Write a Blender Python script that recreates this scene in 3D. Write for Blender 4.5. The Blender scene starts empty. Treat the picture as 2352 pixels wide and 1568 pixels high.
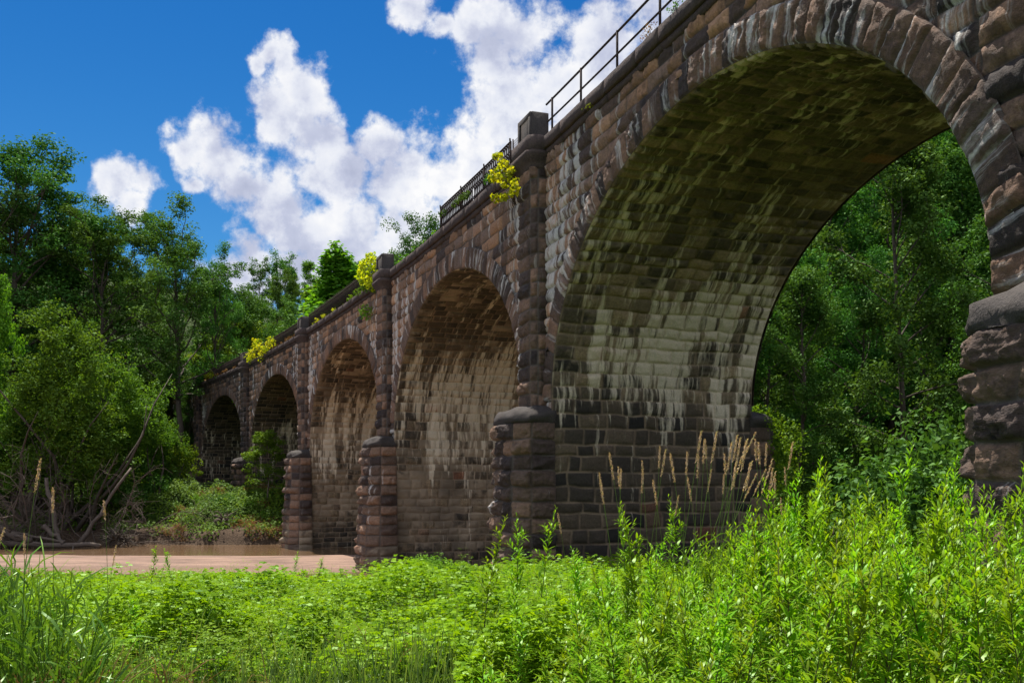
import bpy, math, random
import numpy as np
R_ = math.radians
rng = np.random.default_rng(7)
random.seed(7)
S = bpy.context.scene
COL = S.collection

# ------------------------------------------------------------------ camera
EYE = 4.2                                    # metres above the river
cam = bpy.data.cameras.new('camera')
camo = bpy.data.objects.new('camera', cam); COL.objects.link(camo)
camo.location = (0, 0, EYE); camo.rotation_euler = (R_(90), 0, 0)
cam.sensor_width = 36; cam.lens = 34.82; cam.shift_y = 0.1412
cam.clip_end = 4000; cam.clip_start = .05
S.camera = camo
S.render.engine = 'CYCLES'
S.cycles.use_denoising = True
S.cycles.max_bounces = 7; S.cycles.diffuse_bounces = 4; S.cycles.glossy_bounces = 2
S.cycles.transmission_bounces = 3; S.cycles.transparent_max_bounces = 4
S.cycles.sample_clamp_indirect = 6
S.view_settings.view_transform = 'Standard'; S.view_settings.look = 'None'
S.view_settings.exposure = 1.02; S.view_settings.gamma = 1
FPX = 3713.9                                 # focal length in photograph pixels

# ------------------------------------------------------------------ node helpers
class NT:
    def __init__(s, nt): s.nt = nt; s.n = nt.nodes; s.l = nt.links
    def add(s, t, **kw):
        n = s.n.new(t)
        for k, v in kw.items():
            if k.startswith('i_'): s.put(n, int(k[2:]), v)
            else: setattr(n, k, v)
        return n
    def put(s, n, i, v):
        if isinstance(v, bpy.types.NodeSocket): s.l.new(v, n.inputs[i])
        elif v is not None:
            if isinstance(v, tuple) and len(v) == 3 and n.inputs[i].type == 'RGBA': v = (*v, 1)
            n.inputs[i].default_value = v
    def math(s, op, a, b=None, c=None, clamp=False):
        n = s.add('ShaderNodeMath', operation=op, use_clamp=clamp)
        for i, v in enumerate((a, b, c)):
            if v is not None: s.put(n, i, v)
        return n.outputs[0]
    def vmath(s, op, a, b=None, sc=None):
        n = s.add('ShaderNodeVectorMath', operation=op); s.put(n, 0, a)
        if b is not None: s.put(n, 1, b)
        if sc is not None: s.put(n, 3, sc)
        return n.outputs[1] if op in ('DISTANCE', 'LENGTH', 'DOT_PRODUCT') else n.outputs[0]
    def mix(s, f, a, b, blend='MIX'):
        n = s.add('ShaderNodeMix', data_type='RGBA', blend_type=blend)
        s.put(n, 0, f)
        for i, v in ((6, a), (7, b)): s.put(n, i, v)
        return n.outputs[2]
    def noise(s, vec, scale, detail=3, rough=.5, dist=0):
        n = s.add('ShaderNodeTexNoise'); s.put(n, 0, vec)
        n.inputs['Scale'].default_value = scale; n.inputs['Detail'].default_value = detail
        n.inputs['Roughness'].default_value = rough; n.inputs['Distortion'].default_value = dist
        return n.outputs[0]
    def smooth(s, x, a, b, lo=0., hi=1.):
        n = s.add('ShaderNodeMapRange', interpolation_type='SMOOTHSTEP')
        for i, v in enumerate((x, a, b, lo, hi)): s.put(n, i, v)
        return n.outputs[0]
    def attr(s, name, out=2): return s.add('ShaderNodeAttribute', attribute_name=name).outputs[out]
    def ramp(s, f, stops):
        n = s.add('ShaderNodeValToRGB'); s.put(n, 0, f); e = n.color_ramp.elements
        while len(e) < len(stops): e.new(.5)
        for q, (p, c) in zip(e, stops): q.position = p; q.color = (*c, 1)
        return n.outputs[0]

# ------------------------------------------------------------------ sun and sky
SUN_EL, SUN_AZ = 65., -22.                   # azimuth from +Y, negative = left
sl = bpy.data.lights.new('sun', 'SUN'); sl.energy = 4.8; sl.angle = R_(.53); sl.color = (1, .95, .86)
so = bpy.data.objects.new('sun', sl); COL.objects.link(so)
so.rotation_euler = (R_(90 - SUN_EL), 0, R_(180 - SUN_AZ))
sunv = np.array([math.sin(R_(SUN_AZ))*math.cos(R_(SUN_EL)), math.cos(R_(SUN_AZ))*math.cos(R_(SUN_EL)), math.sin(R_(SUN_EL))])
W = bpy.data.worlds.new('World'); S.world = W; W.use_nodes = True
t = NT(W.node_tree); t.n.clear()
sky = t.add('ShaderNodeTexSky', sky_type='NISHITA'); sky.sun_disc = False
sky.sun_elevation = R_(SUN_EL); sky.sun_rotation = R_(SUN_AZ); sky.air_density = 1.0; sky.dust_density = .3; sky.ozone_density = 3.
SKY = .056
hsv = t.add('ShaderNodeHueSaturation'); hsv.inputs['Saturation'].default_value = 1.35; hsv.inputs['Value'].default_value = .92
hsv.inputs['Hue'].default_value = .497
t.l.new(sky.outputs[0], hsv.inputs['Color'])
gen = t.add('ShaderNodeTexCoord').outputs['Generated']
def pixdir(x, y):                            # direction of a point of the sky (display pixels, 2352 wide)
    v = np.array([(x-1176)*1.6327/FPX, 1, (1116-y)*1.6327/FPX]); return v/np.linalg.norm(v)
warp = t.add('ShaderNodeTexNoise'); t.put(warp, 0, gen)
warp.inputs['Scale'].default_value = 9; warp.inputs['Detail'].default_value = 3
wv = t.vmath('SCALE', t.vmath('SUBTRACT', warp.outputs[1], (.5, .5, .5)), sc=.075)
gw = t.vmath('ADD', gen, wv)
blobs = [(425,345,62),(500,365,85),(560,430,90),(630,470,105),(600,520,70),(690,560,120),(650,640,90),(560,590,75),(520,640,70),(640,255,75),(612,120,42),
         (655,140,45),(700,200,62),(720,290,80),(760,390,100),(850,330,70),(900,400,105),(830,530,115),(940,520,120),(1010,400,85),
         (1090,370,100),(1060,480,110),(1120,130,95),(1075,75,62),(1200,70,110),(1180,180,110),(1150,270,100),(1270,190,120),(1390,120,130),(1480,30,120),(935,30,62),
         (1000,70,36),(275,430,58),(330,430,44),(320,480,50),(440,420,30),(580,155,30),(780,600,120),(560,690,60),(1230,330,120),(1600,100,200)]
M = None
for (bx, by, br) in blobs:
    c = pixdir(bx, by); r = br*1.6327/FPX*.93
    d = t.math('MULTIPLY_ADD', t.vmath('DISTANCE', gw, tuple(c)), -1/r, 1.)
    M = d if M is None else t.math('MAXIMUM', M, d)
# unseen cumulus added outside the view, to light the bridge's shaded face
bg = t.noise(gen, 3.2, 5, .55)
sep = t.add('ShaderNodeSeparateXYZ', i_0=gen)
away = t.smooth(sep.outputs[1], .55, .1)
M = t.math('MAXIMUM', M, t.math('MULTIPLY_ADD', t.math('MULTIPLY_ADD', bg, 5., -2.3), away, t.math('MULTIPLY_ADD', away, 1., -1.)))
def cden(vec):
    a = t.noise(vec, 26, 9, .62); b = t.noise(vec, 11, 4, .5)
    return t.math('ADD', t.math('MULTIPLY_ADD', a, 2.3, -1.15), t.math('MULTIPLY_ADD', b, 1.3, -.65))
den1 = cden(gen)
den2 = cden(t.vmath('ADD', gen, (-.012, -.004, .022)))
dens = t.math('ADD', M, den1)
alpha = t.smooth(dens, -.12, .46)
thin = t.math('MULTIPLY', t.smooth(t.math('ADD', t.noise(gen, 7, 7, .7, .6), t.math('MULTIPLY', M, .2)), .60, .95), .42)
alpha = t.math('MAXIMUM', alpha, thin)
lit = t.math('SUBTRACT', den1, den2)
lit = t.smooth(lit, -.55, .55)
low = t.smooth(sep.outputs[2], .22, .52)
big = t.smooth(t.noise(t.vmath('ADD', gen, (3.1, 0, .4)), 6.5, 4, .55), .36, .64)
lit = t.math('ADD', t.math('MULTIPLY', t.smooth(dens, 1.5, .2), .34), t.math('ADD', t.math('MULTIPLY', lit, .5), t.math('MULTIPLY_ADD', big, .56, -.20)), clamp=True)
ccol = t.ramp(lit, [(0., (.42, .46, .62)), (.34, (.56, .60, .76)), (.62, (.80, .83, .92)), (.9, (.99, .99, 1.0))])
ccol = t.vmath('SCALE', ccol, sc=t.math('MULTIPLY_ADD', away, .42, .49))  # unseen clouds made brighter than those in view, for more fill
sep0 = t.add('ShaderNodeSeparateXYZ', i_0=gen)
skyc = t.vmath('SCALE', t.mix(1., hsv.outputs[0], t.mix(t.smooth(sep0.outputs[2], .12, .5), (.52, .82, .97), (.24, .66, .92)), 'MULTIPLY'), sc=SKY)
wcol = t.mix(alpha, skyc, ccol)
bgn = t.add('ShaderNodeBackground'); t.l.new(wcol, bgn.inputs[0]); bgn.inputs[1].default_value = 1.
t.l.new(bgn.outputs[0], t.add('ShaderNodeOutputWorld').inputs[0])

# ------------------------------------------------------------------ object helpers
def mesh_data(name, V, polys, mat=None, attrs=None, smooth=False):
    """V (n,3); polys: list of (m,k) index arrays; attrs: name -> (n,) floats or (n,3) vectors"""
    me = bpy.data.meshes.new(name)
    V = np.asarray(V, np.float32)
    polys = [np.asarray(p, np.int32) for p in polys if len(p)]
    loops = np.concatenate([p.ravel() for p in polys]); cnt = np.concatenate([np.full(len(p), p.shape[1], np.int32) for p in polys])
    st = np.concatenate([[0], np.cumsum(cnt)[:-1]]).astype(np.int32)
    me.vertices.add(len(V)); me.vertices.foreach_set('co', V.ravel())
    me.loops.add(len(loops)); me.loops.foreach_set('vertex_index', loops)
    me.polygons.add(len(cnt)); me.polygons.foreach_set('loop_start', st)
    try: me.polygons.foreach_set('loop_total', cnt)
    except Exception: pass
    if smooth: me.polygons.foreach_set('use_smooth', np.ones(len(cnt), bool))
    for k, a in (attrs or {}).items():
        a = np.asarray(a, np.float32)
        if a.ndim == 1: me.attributes.new(k, 'FLOAT', 'POINT').data.foreach_set('value', a)
        else: me.attributes.new(k, 'FLOAT_VECTOR', 'POINT').data.foreach_set('vector', a.ravel())
    me.update(calc_edges=True); me.validate()
    if mat: me.materials.append(mat)
    return me
def obj(name, me, parent=None):
    o = bpy.data.objects.new(name, me); COL.objects.link(o)
    if parent is not None: o.parent = parent
    return o
def tag(o, label=None, cat=None, group=None, kind=None):
    if label: o['label'] = label
    if cat: o['category'] = cat
    if group: o['group'] = group
    if kind: o['kind'] = kind
    return o
def thing(name, label, cat, loc=(0, 0, 0), rz=0., group=None):
    o = bpy.data.objects.new(name, None); COL.objects.link(o); o.location = loc; o.rotation_euler = (0, 0, rz)
    return tag(o, label, cat, group)
def copy_tree(o, parent=None):
    c = o.copy(); COL.objects.link(c); c.parent = parent
    for ch in list(o.children): copy_tree(ch, c)
    return c
class Acc:                                   # collects geometry for ONE mesh
    def __init__(s): s.V = []; s.P = {}; s.A = {}; s.n = 0
    def add(s, V, polys, **attrs):
        V = np.asarray(V, float).reshape(-1, 3)
        for p in polys:
            p = np.asarray(p, int)
            if len(p): s.P.setdefault(p.shape[1], []).append(p + s.n)
        for k, a in attrs.items():
            a = np.asarray(a, float)
            if a.ndim == 0: a = np.full(len(V), float(a))
            s.A.setdefault(k, []).append(a)
        s.V.append(V); s.n += len(V)
    def data(s, name, mat, smooth=False):
        return mesh_data(name, np.concatenate(s.V), [np.concatenate(p) for p in s.P.values()], mat,
                         {k: np.concatenate(a) for k, a in s.A.items()}, smooth)
def grid_quads(nu, nv):
    i = np.arange(nu*nv).reshape(nu, nv)
    return np.stack([i[:-1, :-1], i[1:, :-1], i[1:, 1:], i[:-1, 1:]], -1).reshape(-1, 4)
def unit(v): return v/np.maximum(np.linalg.norm(v, axis=-1, keepdims=True), 1e-9)
def tube(acc, pts, rad, sides=6, caps=True, **attrs):
    pts = np.asarray(pts, float); n = len(pts); rad = np.broadcast_to(np.asarray(rad, float), (n,))
    T = unit(np.gradient(pts, axis=0)); ref = np.array([0.31, .17, .93]) if abs(T[0, 2]) < .9 else np.array([1., .2, 0])
    X = unit(np.cross(T, ref)); Y = np.cross(T, X)
    a = np.linspace(0, 2*np.pi, sides, endpoint=False)
    V = pts[:, None] + rad[:, None, None]*(np.cos(a)[None, :, None]*X[:, None] + np.sin(a)[None, :, None]*Y[:, None])
    i = np.arange(n*sides).reshape(n, sides); j = np.roll(i, -1, axis=1)
    q = np.stack([i[:-1], j[:-1], j[1:], i[1:]], -1).reshape(-1, 4)
    acc.add(V.reshape(-1, 3), [q] + ([i[-1][None], i[0][::-1][None]] if caps else []), **{k: v for k, v in attrs.items()})
def vnoise(x, y, seed=0):                    # smooth value noise
    x = np.asarray(x, float); y = np.asarray(y, float)
    xi = np.floor(x).astype(np.int64); yi = np.floor(y).astype(np.int64); fx = x-xi; fy = y-yi
    fx = fx*fx*(3-2*fx); fy = fy*fy*(3-2*fy)
    def h(a, b):
        n = (a*374761393 + b*668265263 + seed*1442695041) & 0x7fffffff
        n = ((n ^ (n >> 13))*1274126177) & 0x7fffffff
        return ((n ^ (n >> 16)) & 0xffff)/65535.
    return (h(xi, yi)*(1-fx)+h(xi+1, yi)*fx)*(1-fy)+(h(xi, yi+1)*(1-fx)+h(xi+1, yi+1)*fx)*fy
def fbm(x, y, seed=0, o=4):
    r = 0; a = .5
    for k in range(o): r = r + a*vnoise(x*2**k, y*2**k, seed+k); a *= .5
    return r
def sstep(x, a, b):
    q = np.clip((x-a)/(b-a), 0, 1); return q*q*(3-2*q)
def new_mat(name):
    m = bpy.data.materials.new(name); m.use_nodes = True; q = NT(m.node_tree); q.n.clear()
    return m, q, q.add('ShaderNodeOutputMaterial')
def bump(q, h, strength, dist):
    n = q.add('ShaderNodeBump'); n.inputs['Strength'].default_value = strength; n.inputs['Distance'].default_value = dist
    q.l.new(h, n.inputs['Height']); return n.outputs[0]
def principled(q, out, col, rough=.8, nrm=None, metal=0., spec=.3):
    b = q.add('ShaderNodeBsdfPrincipled')
    for k, v in (('Base Color', col), ('Roughness', rough), ('Metallic', metal), ('Specular IOR Level', spec), ('Normal', nrm)):
        if v is None: continue
        if isinstance(v, bpy.types.NodeSocket): q.l.new(v, b.inputs[k])
        else: b.inputs[k].default_value = (*v, 1) if isinstance(v, tuple) else v
    q.l.new(b.outputs[0], out.inputs[0]); return b

# ------------------------------------------------------------------ materials
def stone_mat(name, stops, mortar, wcol=(.62, .60, .53), grime=.55, bumpk=1.):
    m, q, out = new_mat(name)
    st = q.attr('st', 1); blk = q.attr('blk'); mort = q.attr('mort'); wht = q.attr('wht'); prg = q.attr('prg'); drk = q.attr('drk')
    base = q.ramp(blk, stops)
    n1 = q.noise(st, 2.3, 5, .65); n2 = q.noise(st, 14, 4, .6); n3 = q.noise(st, .55, 3, .5)
    base = q.mix(1., base, q.ramp(n2, [(.25, (.62, .62, .62)), (.75, (1.3, 1.27, 1.22))]), 'MULTIPLY')
    # black growth
    sx = q.add('ShaderNodeSeparateXYZ', i_0=st)
    cmb = q.add('ShaderNodeCombineXYZ'); q.put(cmb, 0, q.math('MULTIPLY', sx.outputs[0], 3.3)); q.put(cmb, 1, q.math('MULTIPLY', sx.outputs[1], .5))
    drip = q.noise(cmb.outputs[0], 1., 4, .55)
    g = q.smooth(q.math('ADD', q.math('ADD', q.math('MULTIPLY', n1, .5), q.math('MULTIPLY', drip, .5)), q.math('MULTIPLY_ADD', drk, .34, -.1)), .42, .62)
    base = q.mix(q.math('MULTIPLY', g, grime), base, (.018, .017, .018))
    # mortar, then mortar smeared over the stones
    base = q.mix(q.math('MULTIPLY', mort, q.math('MULTIPLY_ADD', q.smooth(q.noise(st, 1.3, 4, .6), .38, .6), .6, .3)), base, mortar)
    pn = q.math('ADD', q.math('MULTIPLY', q.noise(st, 1.9, 5, .6), .55), q.math('MULTIPLY', q.math('SUBTRACT', 1., blk), .45))
    pm = q.smooth(q.math('ADD', pn, q.math('MULTIPLY', prg, .62)), .83, .98)
    pcol = q.mix(q.smooth(n3, .3, .7), (.15, .115, .08), (.36, .275, .185))
    base = q.mix(q.math('MULTIPLY', pm, .92), base, pcol)
    # lime streaks washed out of the joints
    cm2 = q.add('ShaderNodeCombineXYZ'); q.put(cm2, 0, q.math('MULTIPLY_ADD', blk, 3., q.math('MULTIPLY', sx.outputs[0], 4.2))); q.put(cm2, 1, q.math('MULTIPLY', sx.outputs[1], .40))
    s1 = q.noise(cm2.outputs[0], 1., 6, .66, .25)
    cm3 = q.add('ShaderNodeCombineXYZ'); q.put(cm3, 0, q.math('MULTIPLY', sx.outputs[0], 2.1)); q.put(cm3, 1, q.math('MULTIPLY', sx.outputs[1], .16)); q.put(cm3, 2, 7.)
    s2 = q.noise(cm3.outputs[0], 1., 3, .6, .12)
    sw = q.math('ADD', q.math('MULTIPLY', s1, .52), q.math('MULTIPLY', s2, .48))
    wm = q.smooth(q.math('ADD', sw, q.math('MULTIPLY', wht, .17)), .60, .69)
    wm = q.math('MULTIPLY', wm, q.math('MULTIPLY_ADD', q.noise(st, 22, 4, .65), .9, .35, clamp=True), clamp=True)
    base = q.mix(q.math('MULTIPLY', wm, .9), base, wcol)
    h = q.math('ADD', q.math('MULTIPLY', q.noise(st, 9, 7, .68), 1.), q.math('MULTIPLY', q.noise(st, 40, 3, .6), .35))
    principled(q, out, base, .86, bump(q, h, 1., .06*bumpk), spec=.18)
    return m
BROWN = [(0, (.050, .039, .036)), (.18, (.115, .078, .062)), (.4, (.25, .15, .096)), (.6, (.40, .225, .13)), (.75, (.21, .145, .11)), (.88, (.34, .21, .145)), (1, (.48, .28, .165))]
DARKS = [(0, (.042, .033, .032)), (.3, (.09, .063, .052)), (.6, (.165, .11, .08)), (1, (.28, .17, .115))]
M_wall = stone_mat('rock_faced_granite', BROWN, (.085, .072, .06), (.66, .63, .58), .6)
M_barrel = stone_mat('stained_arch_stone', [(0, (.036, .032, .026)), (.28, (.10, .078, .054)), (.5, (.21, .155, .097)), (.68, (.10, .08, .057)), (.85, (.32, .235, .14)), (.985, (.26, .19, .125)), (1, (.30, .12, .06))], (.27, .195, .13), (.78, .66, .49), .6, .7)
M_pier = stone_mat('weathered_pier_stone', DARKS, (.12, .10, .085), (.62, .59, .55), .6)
M_ring = stone_mat('voussoir_stone', [(0, (.055, .042, .037)), (.4, (.15, .095, .068)), (.7, (.26, .152, .098)), (1, (.18, .125, .098))], (.10, .08, .065), (.66, .63, .58), .5)
def plain_stone(name, a, b, sc=3.):
    m, q, out = new_mat(name)
    co = q.add('ShaderNodeTexCoord').outputs['Object']
    n1 = q.noise(co, sc, 6, .62); n2 = q.noise(co, sc*9, 4, .6)
    c = q.mix(n1, a, b); c = q.mix(1., c, q.ramp(n2, [(.2, (.6, .6, .6)), (.8, (1.35, 1.33, 1.3))]), 'MULTIPLY')
    principled(q, out, c, .88, bump(q, q.math('ADD', n2, q.noise(co, sc*3, 4, .6)), .6, .03), spec=.15)
    return m
M_cope = plain_stone('dark_coping_stone', (.036, .029, .029), (.11, .08, .07), 2.)
M_post = plain_stone('weathered_post_stone', (.034, .031, .031), (.075, .063, .056), 3.)
M_iron = plain_stone('rusty_black_iron', (.022, .016, .015), (.05, .033, .027), 6.)
M_bark = plain_stone('grey_brown_bark', (.045, .036, .028), (.11, .09, .07), 5.)
M_dead = plain_stone('bleached_dead_wood', (.07, .055, .044), (.16, .125, .10), 4.)
M_ball = plain_stone('track_ballast', (.12, .11, .10), (.25, .23, .21), 9.)
def leaf_mat(name, a, b, tr=.4, gloss=.055, hue=.02, val=.25, rough=.55, tcol=1.0):
    m, q, out = new_mat(name)
    r = q.attr('rnd'); oi = q.add('ShaderNodeObjectInfo').outputs['Random']
    c = q.mix(r, a, b)
    hs = q.add('ShaderNodeHueSaturation'); q.l.new(c, hs.inputs['Color'])
    q.l.new(q.math('MULTIPLY_ADD', oi, hue*2, .5-hue), hs.inputs['Hue'])
    q.l.new(q.math('MULTIPLY_ADD', oi, val*2, 1-val), hs.inputs['Value'])
    c = hs.outputs[0]
    d = q.add('ShaderNodeBsdfDiffuse'); q.l.new(c, d.inputs[0])
    tr_c = q.mix(1., c, (1.25*tcol, 1.15*tcol, .55*tcol), 'MULTIPLY')
    tl = q.add('ShaderNodeBsdfTranslucent'); q.l.new(tr_c, tl.inputs[0])
    m1 = q.add('ShaderNodeMixShader'); m1.inputs[0].default_value = tr
    q.l.new(d.outputs[0], m1.inputs[1]); q.l.new(tl.outputs[0], m1.inputs[2])
    g = q.add('ShaderNodeBsdfGlossy'); g.inputs['Roughness'].default_value = rough; g.inputs[0].default_value = (.7, .9, .6, 1)
    m2 = q.add('ShaderNodeMixShader'); m2.inputs[0].default_value = gloss*.35
    q.l.new(m1.outputs[0], m2.inputs[1]); q.l.new(g.outputs[0], m2.inputs[2])
    q.l.new(m2.outputs[0], out.inputs[0]); return m
L_dark = leaf_mat('deep_green_leaves', (.027, .085, .014), (.075, .17, .024), .3, .05)
L_mid = leaf_mat('mid_green_leaves', (.034, .098, .014), (.095, .195, .024), .30, .05)
L_lite = leaf_mat('fresh_green_leaves', (.065, .16, .010), (.16, .28, .014), .45, .05)
L_vine = leaf_mat('vine_leaves', (.045, .13, .012), (.13, .25, .02), .45, .05)
L_yel = leaf_mat('yellow_green_leaves', (.19, .29, .010), (.52, .52, .014), .5, .04, .01, .1)
L_weed = leaf_mat('weed_leaves', (.085, .22, .006), (.25, .42, .010), .48, .06, .022, .22, .4)
L_cover = leaf_mat('ground_cover_leaves', (.055, .17, .006), (.28, .45, .006), .42, .05, .0, .0, .45)
L_grass = leaf_mat('grass_blades', (.07, .15, .022), (.17, .24, .06), .4, .06, .0, .0, .4)
L_reed = leaf_mat('reed_blades', (.045, .125, .010), (.14, .25, .018), .35, .08, .01, .1, .35)
L_dry = leaf_mat('dry_straw', (.42, .27, .17), (.64, .46, .31), .3, .04, .0, .1)
L_rust = leaf_mat('rusty_dry_stalks', (.13, .06, .028), (.30, .17, .075), .25, .03, .0, .1)
M_stem = leaf_mat('weed_stem', (.06, .05, .022), (.10, .09, .03), .1, .04)
# ================================================================== THE VIADUCT
# a curved plan: s metres along the face (0 = the pier in mid picture), o metres out of the wall face, z up
TH, RAD = .3351, 412.7
C0 = np.array([.882, 30.57]) + RAD*np.array([-math.cos(TH), -math.sin(TH)])
def wp(s, o, z):
    b = TH + np.asarray(s, float)/RAD; r = RAD + .2 - np.asarray(o, float)
    return np.stack([C0[0]+r*np.cos(b), C0[1]+r*np.sin(b), np.broadcast_to(np.asarray(z, float), np.shape(b*r))], -1)
WID = 6.9; SPR = 6.8; AW = 8.7; RISE = 6.1; RT = .78
ZC0, ZC1 = 14.50, 14.93
PC = {k: .7 + 20*(k-1) for k in range(-1, 8)}; PC[0] -= .42       # pier centres
BC = {k: .7 + 20*(k-1) - 10 for k in range(0, 8)}           # arch centres: arch k is on the near side of pier k
tt = np.linspace(0, np.pi, 800)
EX, EZ = AW*np.cos(np.pi-tt), RISE*np.sin(np.pi-tt)
EL = np.concatenate([[0], np.cumsum(np.hypot(np.diff(EX), np.diff(EZ)))]); ELEN = EL[-1]
def ell(u):                                         # arc length from the far springing -> ls, z, outward normal
    p = np.interp(u, EL, tt); a = np.pi-p
    x, z = AW*np.cos(a), RISE*np.sin(a); nx, nz = np.cos(a)/AW, np.sin(a)/RISE; l = np.hypot(nx, nz)
    return x, SPR+z, nx/l, nz/l
def splits(a, b, lo, hi, rg):
    L = b-a; n = max(1, int(round(L/((lo+hi)/2)))); w = rg.uniform(lo, hi, n); w *= L/w.sum()
    return np.concatenate([[a], a+np.cumsum(w)])
def courses(a, b, h, rg, jit=.12):
    n = max(1, int(round((b-a)/h))); w = 1+rg.uniform(-jit, jit, n); w *= (b-a)/w.sum()
    return np.concatenate([[a], a+np.cumsum(w)])
def stones(acc, vb, ub, fmap, cell, amp, rg, keep=None, wht=0., prg=0., drk=0., jw=.014, ch=.03, wide=(.55, 1.25), uoff=0., vary=1., flat=0., warp=.075):
    """courses vb; ub = (u0,u1) or a function of the course; fmap(u,v,d) -> points; wht/prg/drk floats or f(u,v)"""
    for ci in range(len(vb)-1):
        v0, v1 = vb[ci], vb[ci+1]
        u0, u1 = ub(0.5*(v0+v1)) if callable(ub) else ub
        us = splits(u0, u1, *wide, rg)
        for bi in range(len(us)-1):
            w, h = us[bi+1]-us[bi], v1-v0
            def axis(L):
                n = max(2, int(round(L/cell)))+1
                e = min(jw+ch, L*.3); j = min(jw, L*.12)
                return np.concatenate([[0, j], np.linspace(e, L-e, n), [L-j, L]])
            a, b = axis(w), axis(h)
            A, B = np.meshgrid(a, b, indexing='ij'); na, nb = A.shape
            if keep is not None:
                k = keep(us[bi]+A, v0+B)
                if not k.any(): continue
            X, Y = A/w*2-1, B/h*2-1
            f = np.full(A.shape, 9.)
            hgt = rg.uniform(.55, 1.15)
            for _ in range(6):
                f = np.minimum(f, hgt + rg.uniform(0, .5) + rg.uniform(-1.1, 1.1)*X*min(1.4, w/h)*.7 + rg.uniform(-1.2, 1.0)*Y)
            f = np.clip(f, .12, 1.5)
            nz = .8*(vnoise((us[bi]+A)*8+uoff*3.1, (v0+B)*8, 3)-.5) + .8*np.abs(vnoise((us[bi]+A)*14+uoff, (v0+B)*14, 5)-.5)-.2 + .6*(vnoise((us[bi]+A)*27+uoff, (v0+B)*27, 6)-.5)
            de = np.minimum(np.minimum(A, w-A), np.minimum(B, h-B))
            edge = sstep(de, jw*.9, jw+ch*1.6)
            d = edge*(amp*(.38 + .62*((1-flat)*f+flat*.6))*(1+.0*nz) + amp*.62*nz*(1-.5*flat)) * rg.uniform(1-.45*vary, 1+.35*vary)
            d = np.maximum(d, 0)
            U, Vv = us[bi]+A, v0+B
            wu, wv = warp*(vnoise(U*1.7+uoff, Vv*2.1, 61)-.5), warp*(vnoise(U*1.9+uoff, Vv*1.6, 62)-.5)
            P = fmap(U+wu*A*(w-A)*4/(w*w+.01)+0*wv if False else U+wu*np.clip(np.minimum(U-u0, u1-U)/.12, 0, 1), Vv+wv*np.clip(np.minimum(Vv-vb[0], vb[-1]-Vv)/.12, 0, 1), d)
            q = grid_quads(na, nb)
            if keep is not None:
                kk = k.reshape(-1)[q].all(1); q = q[kk]
                if not len(q): continue
            n = A.size
            ev = lambda g: (np.broadcast_to(np.asarray(g(U, Vv), float), U.shape).ravel() if callable(g) else np.full(n, float(g)))
            acc.add(P.reshape(-1, 3), [q], st=np.stack([U.ravel()+uoff, Vv.ravel(), np.zeros(n)], -1),
                    blk=np.full(n, rg.uniform()), mort=1-sstep(de, jw*.8, jw+ch).ravel(), wht=ev(wht), prg=ev(prg), drk=ev(drk))

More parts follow.
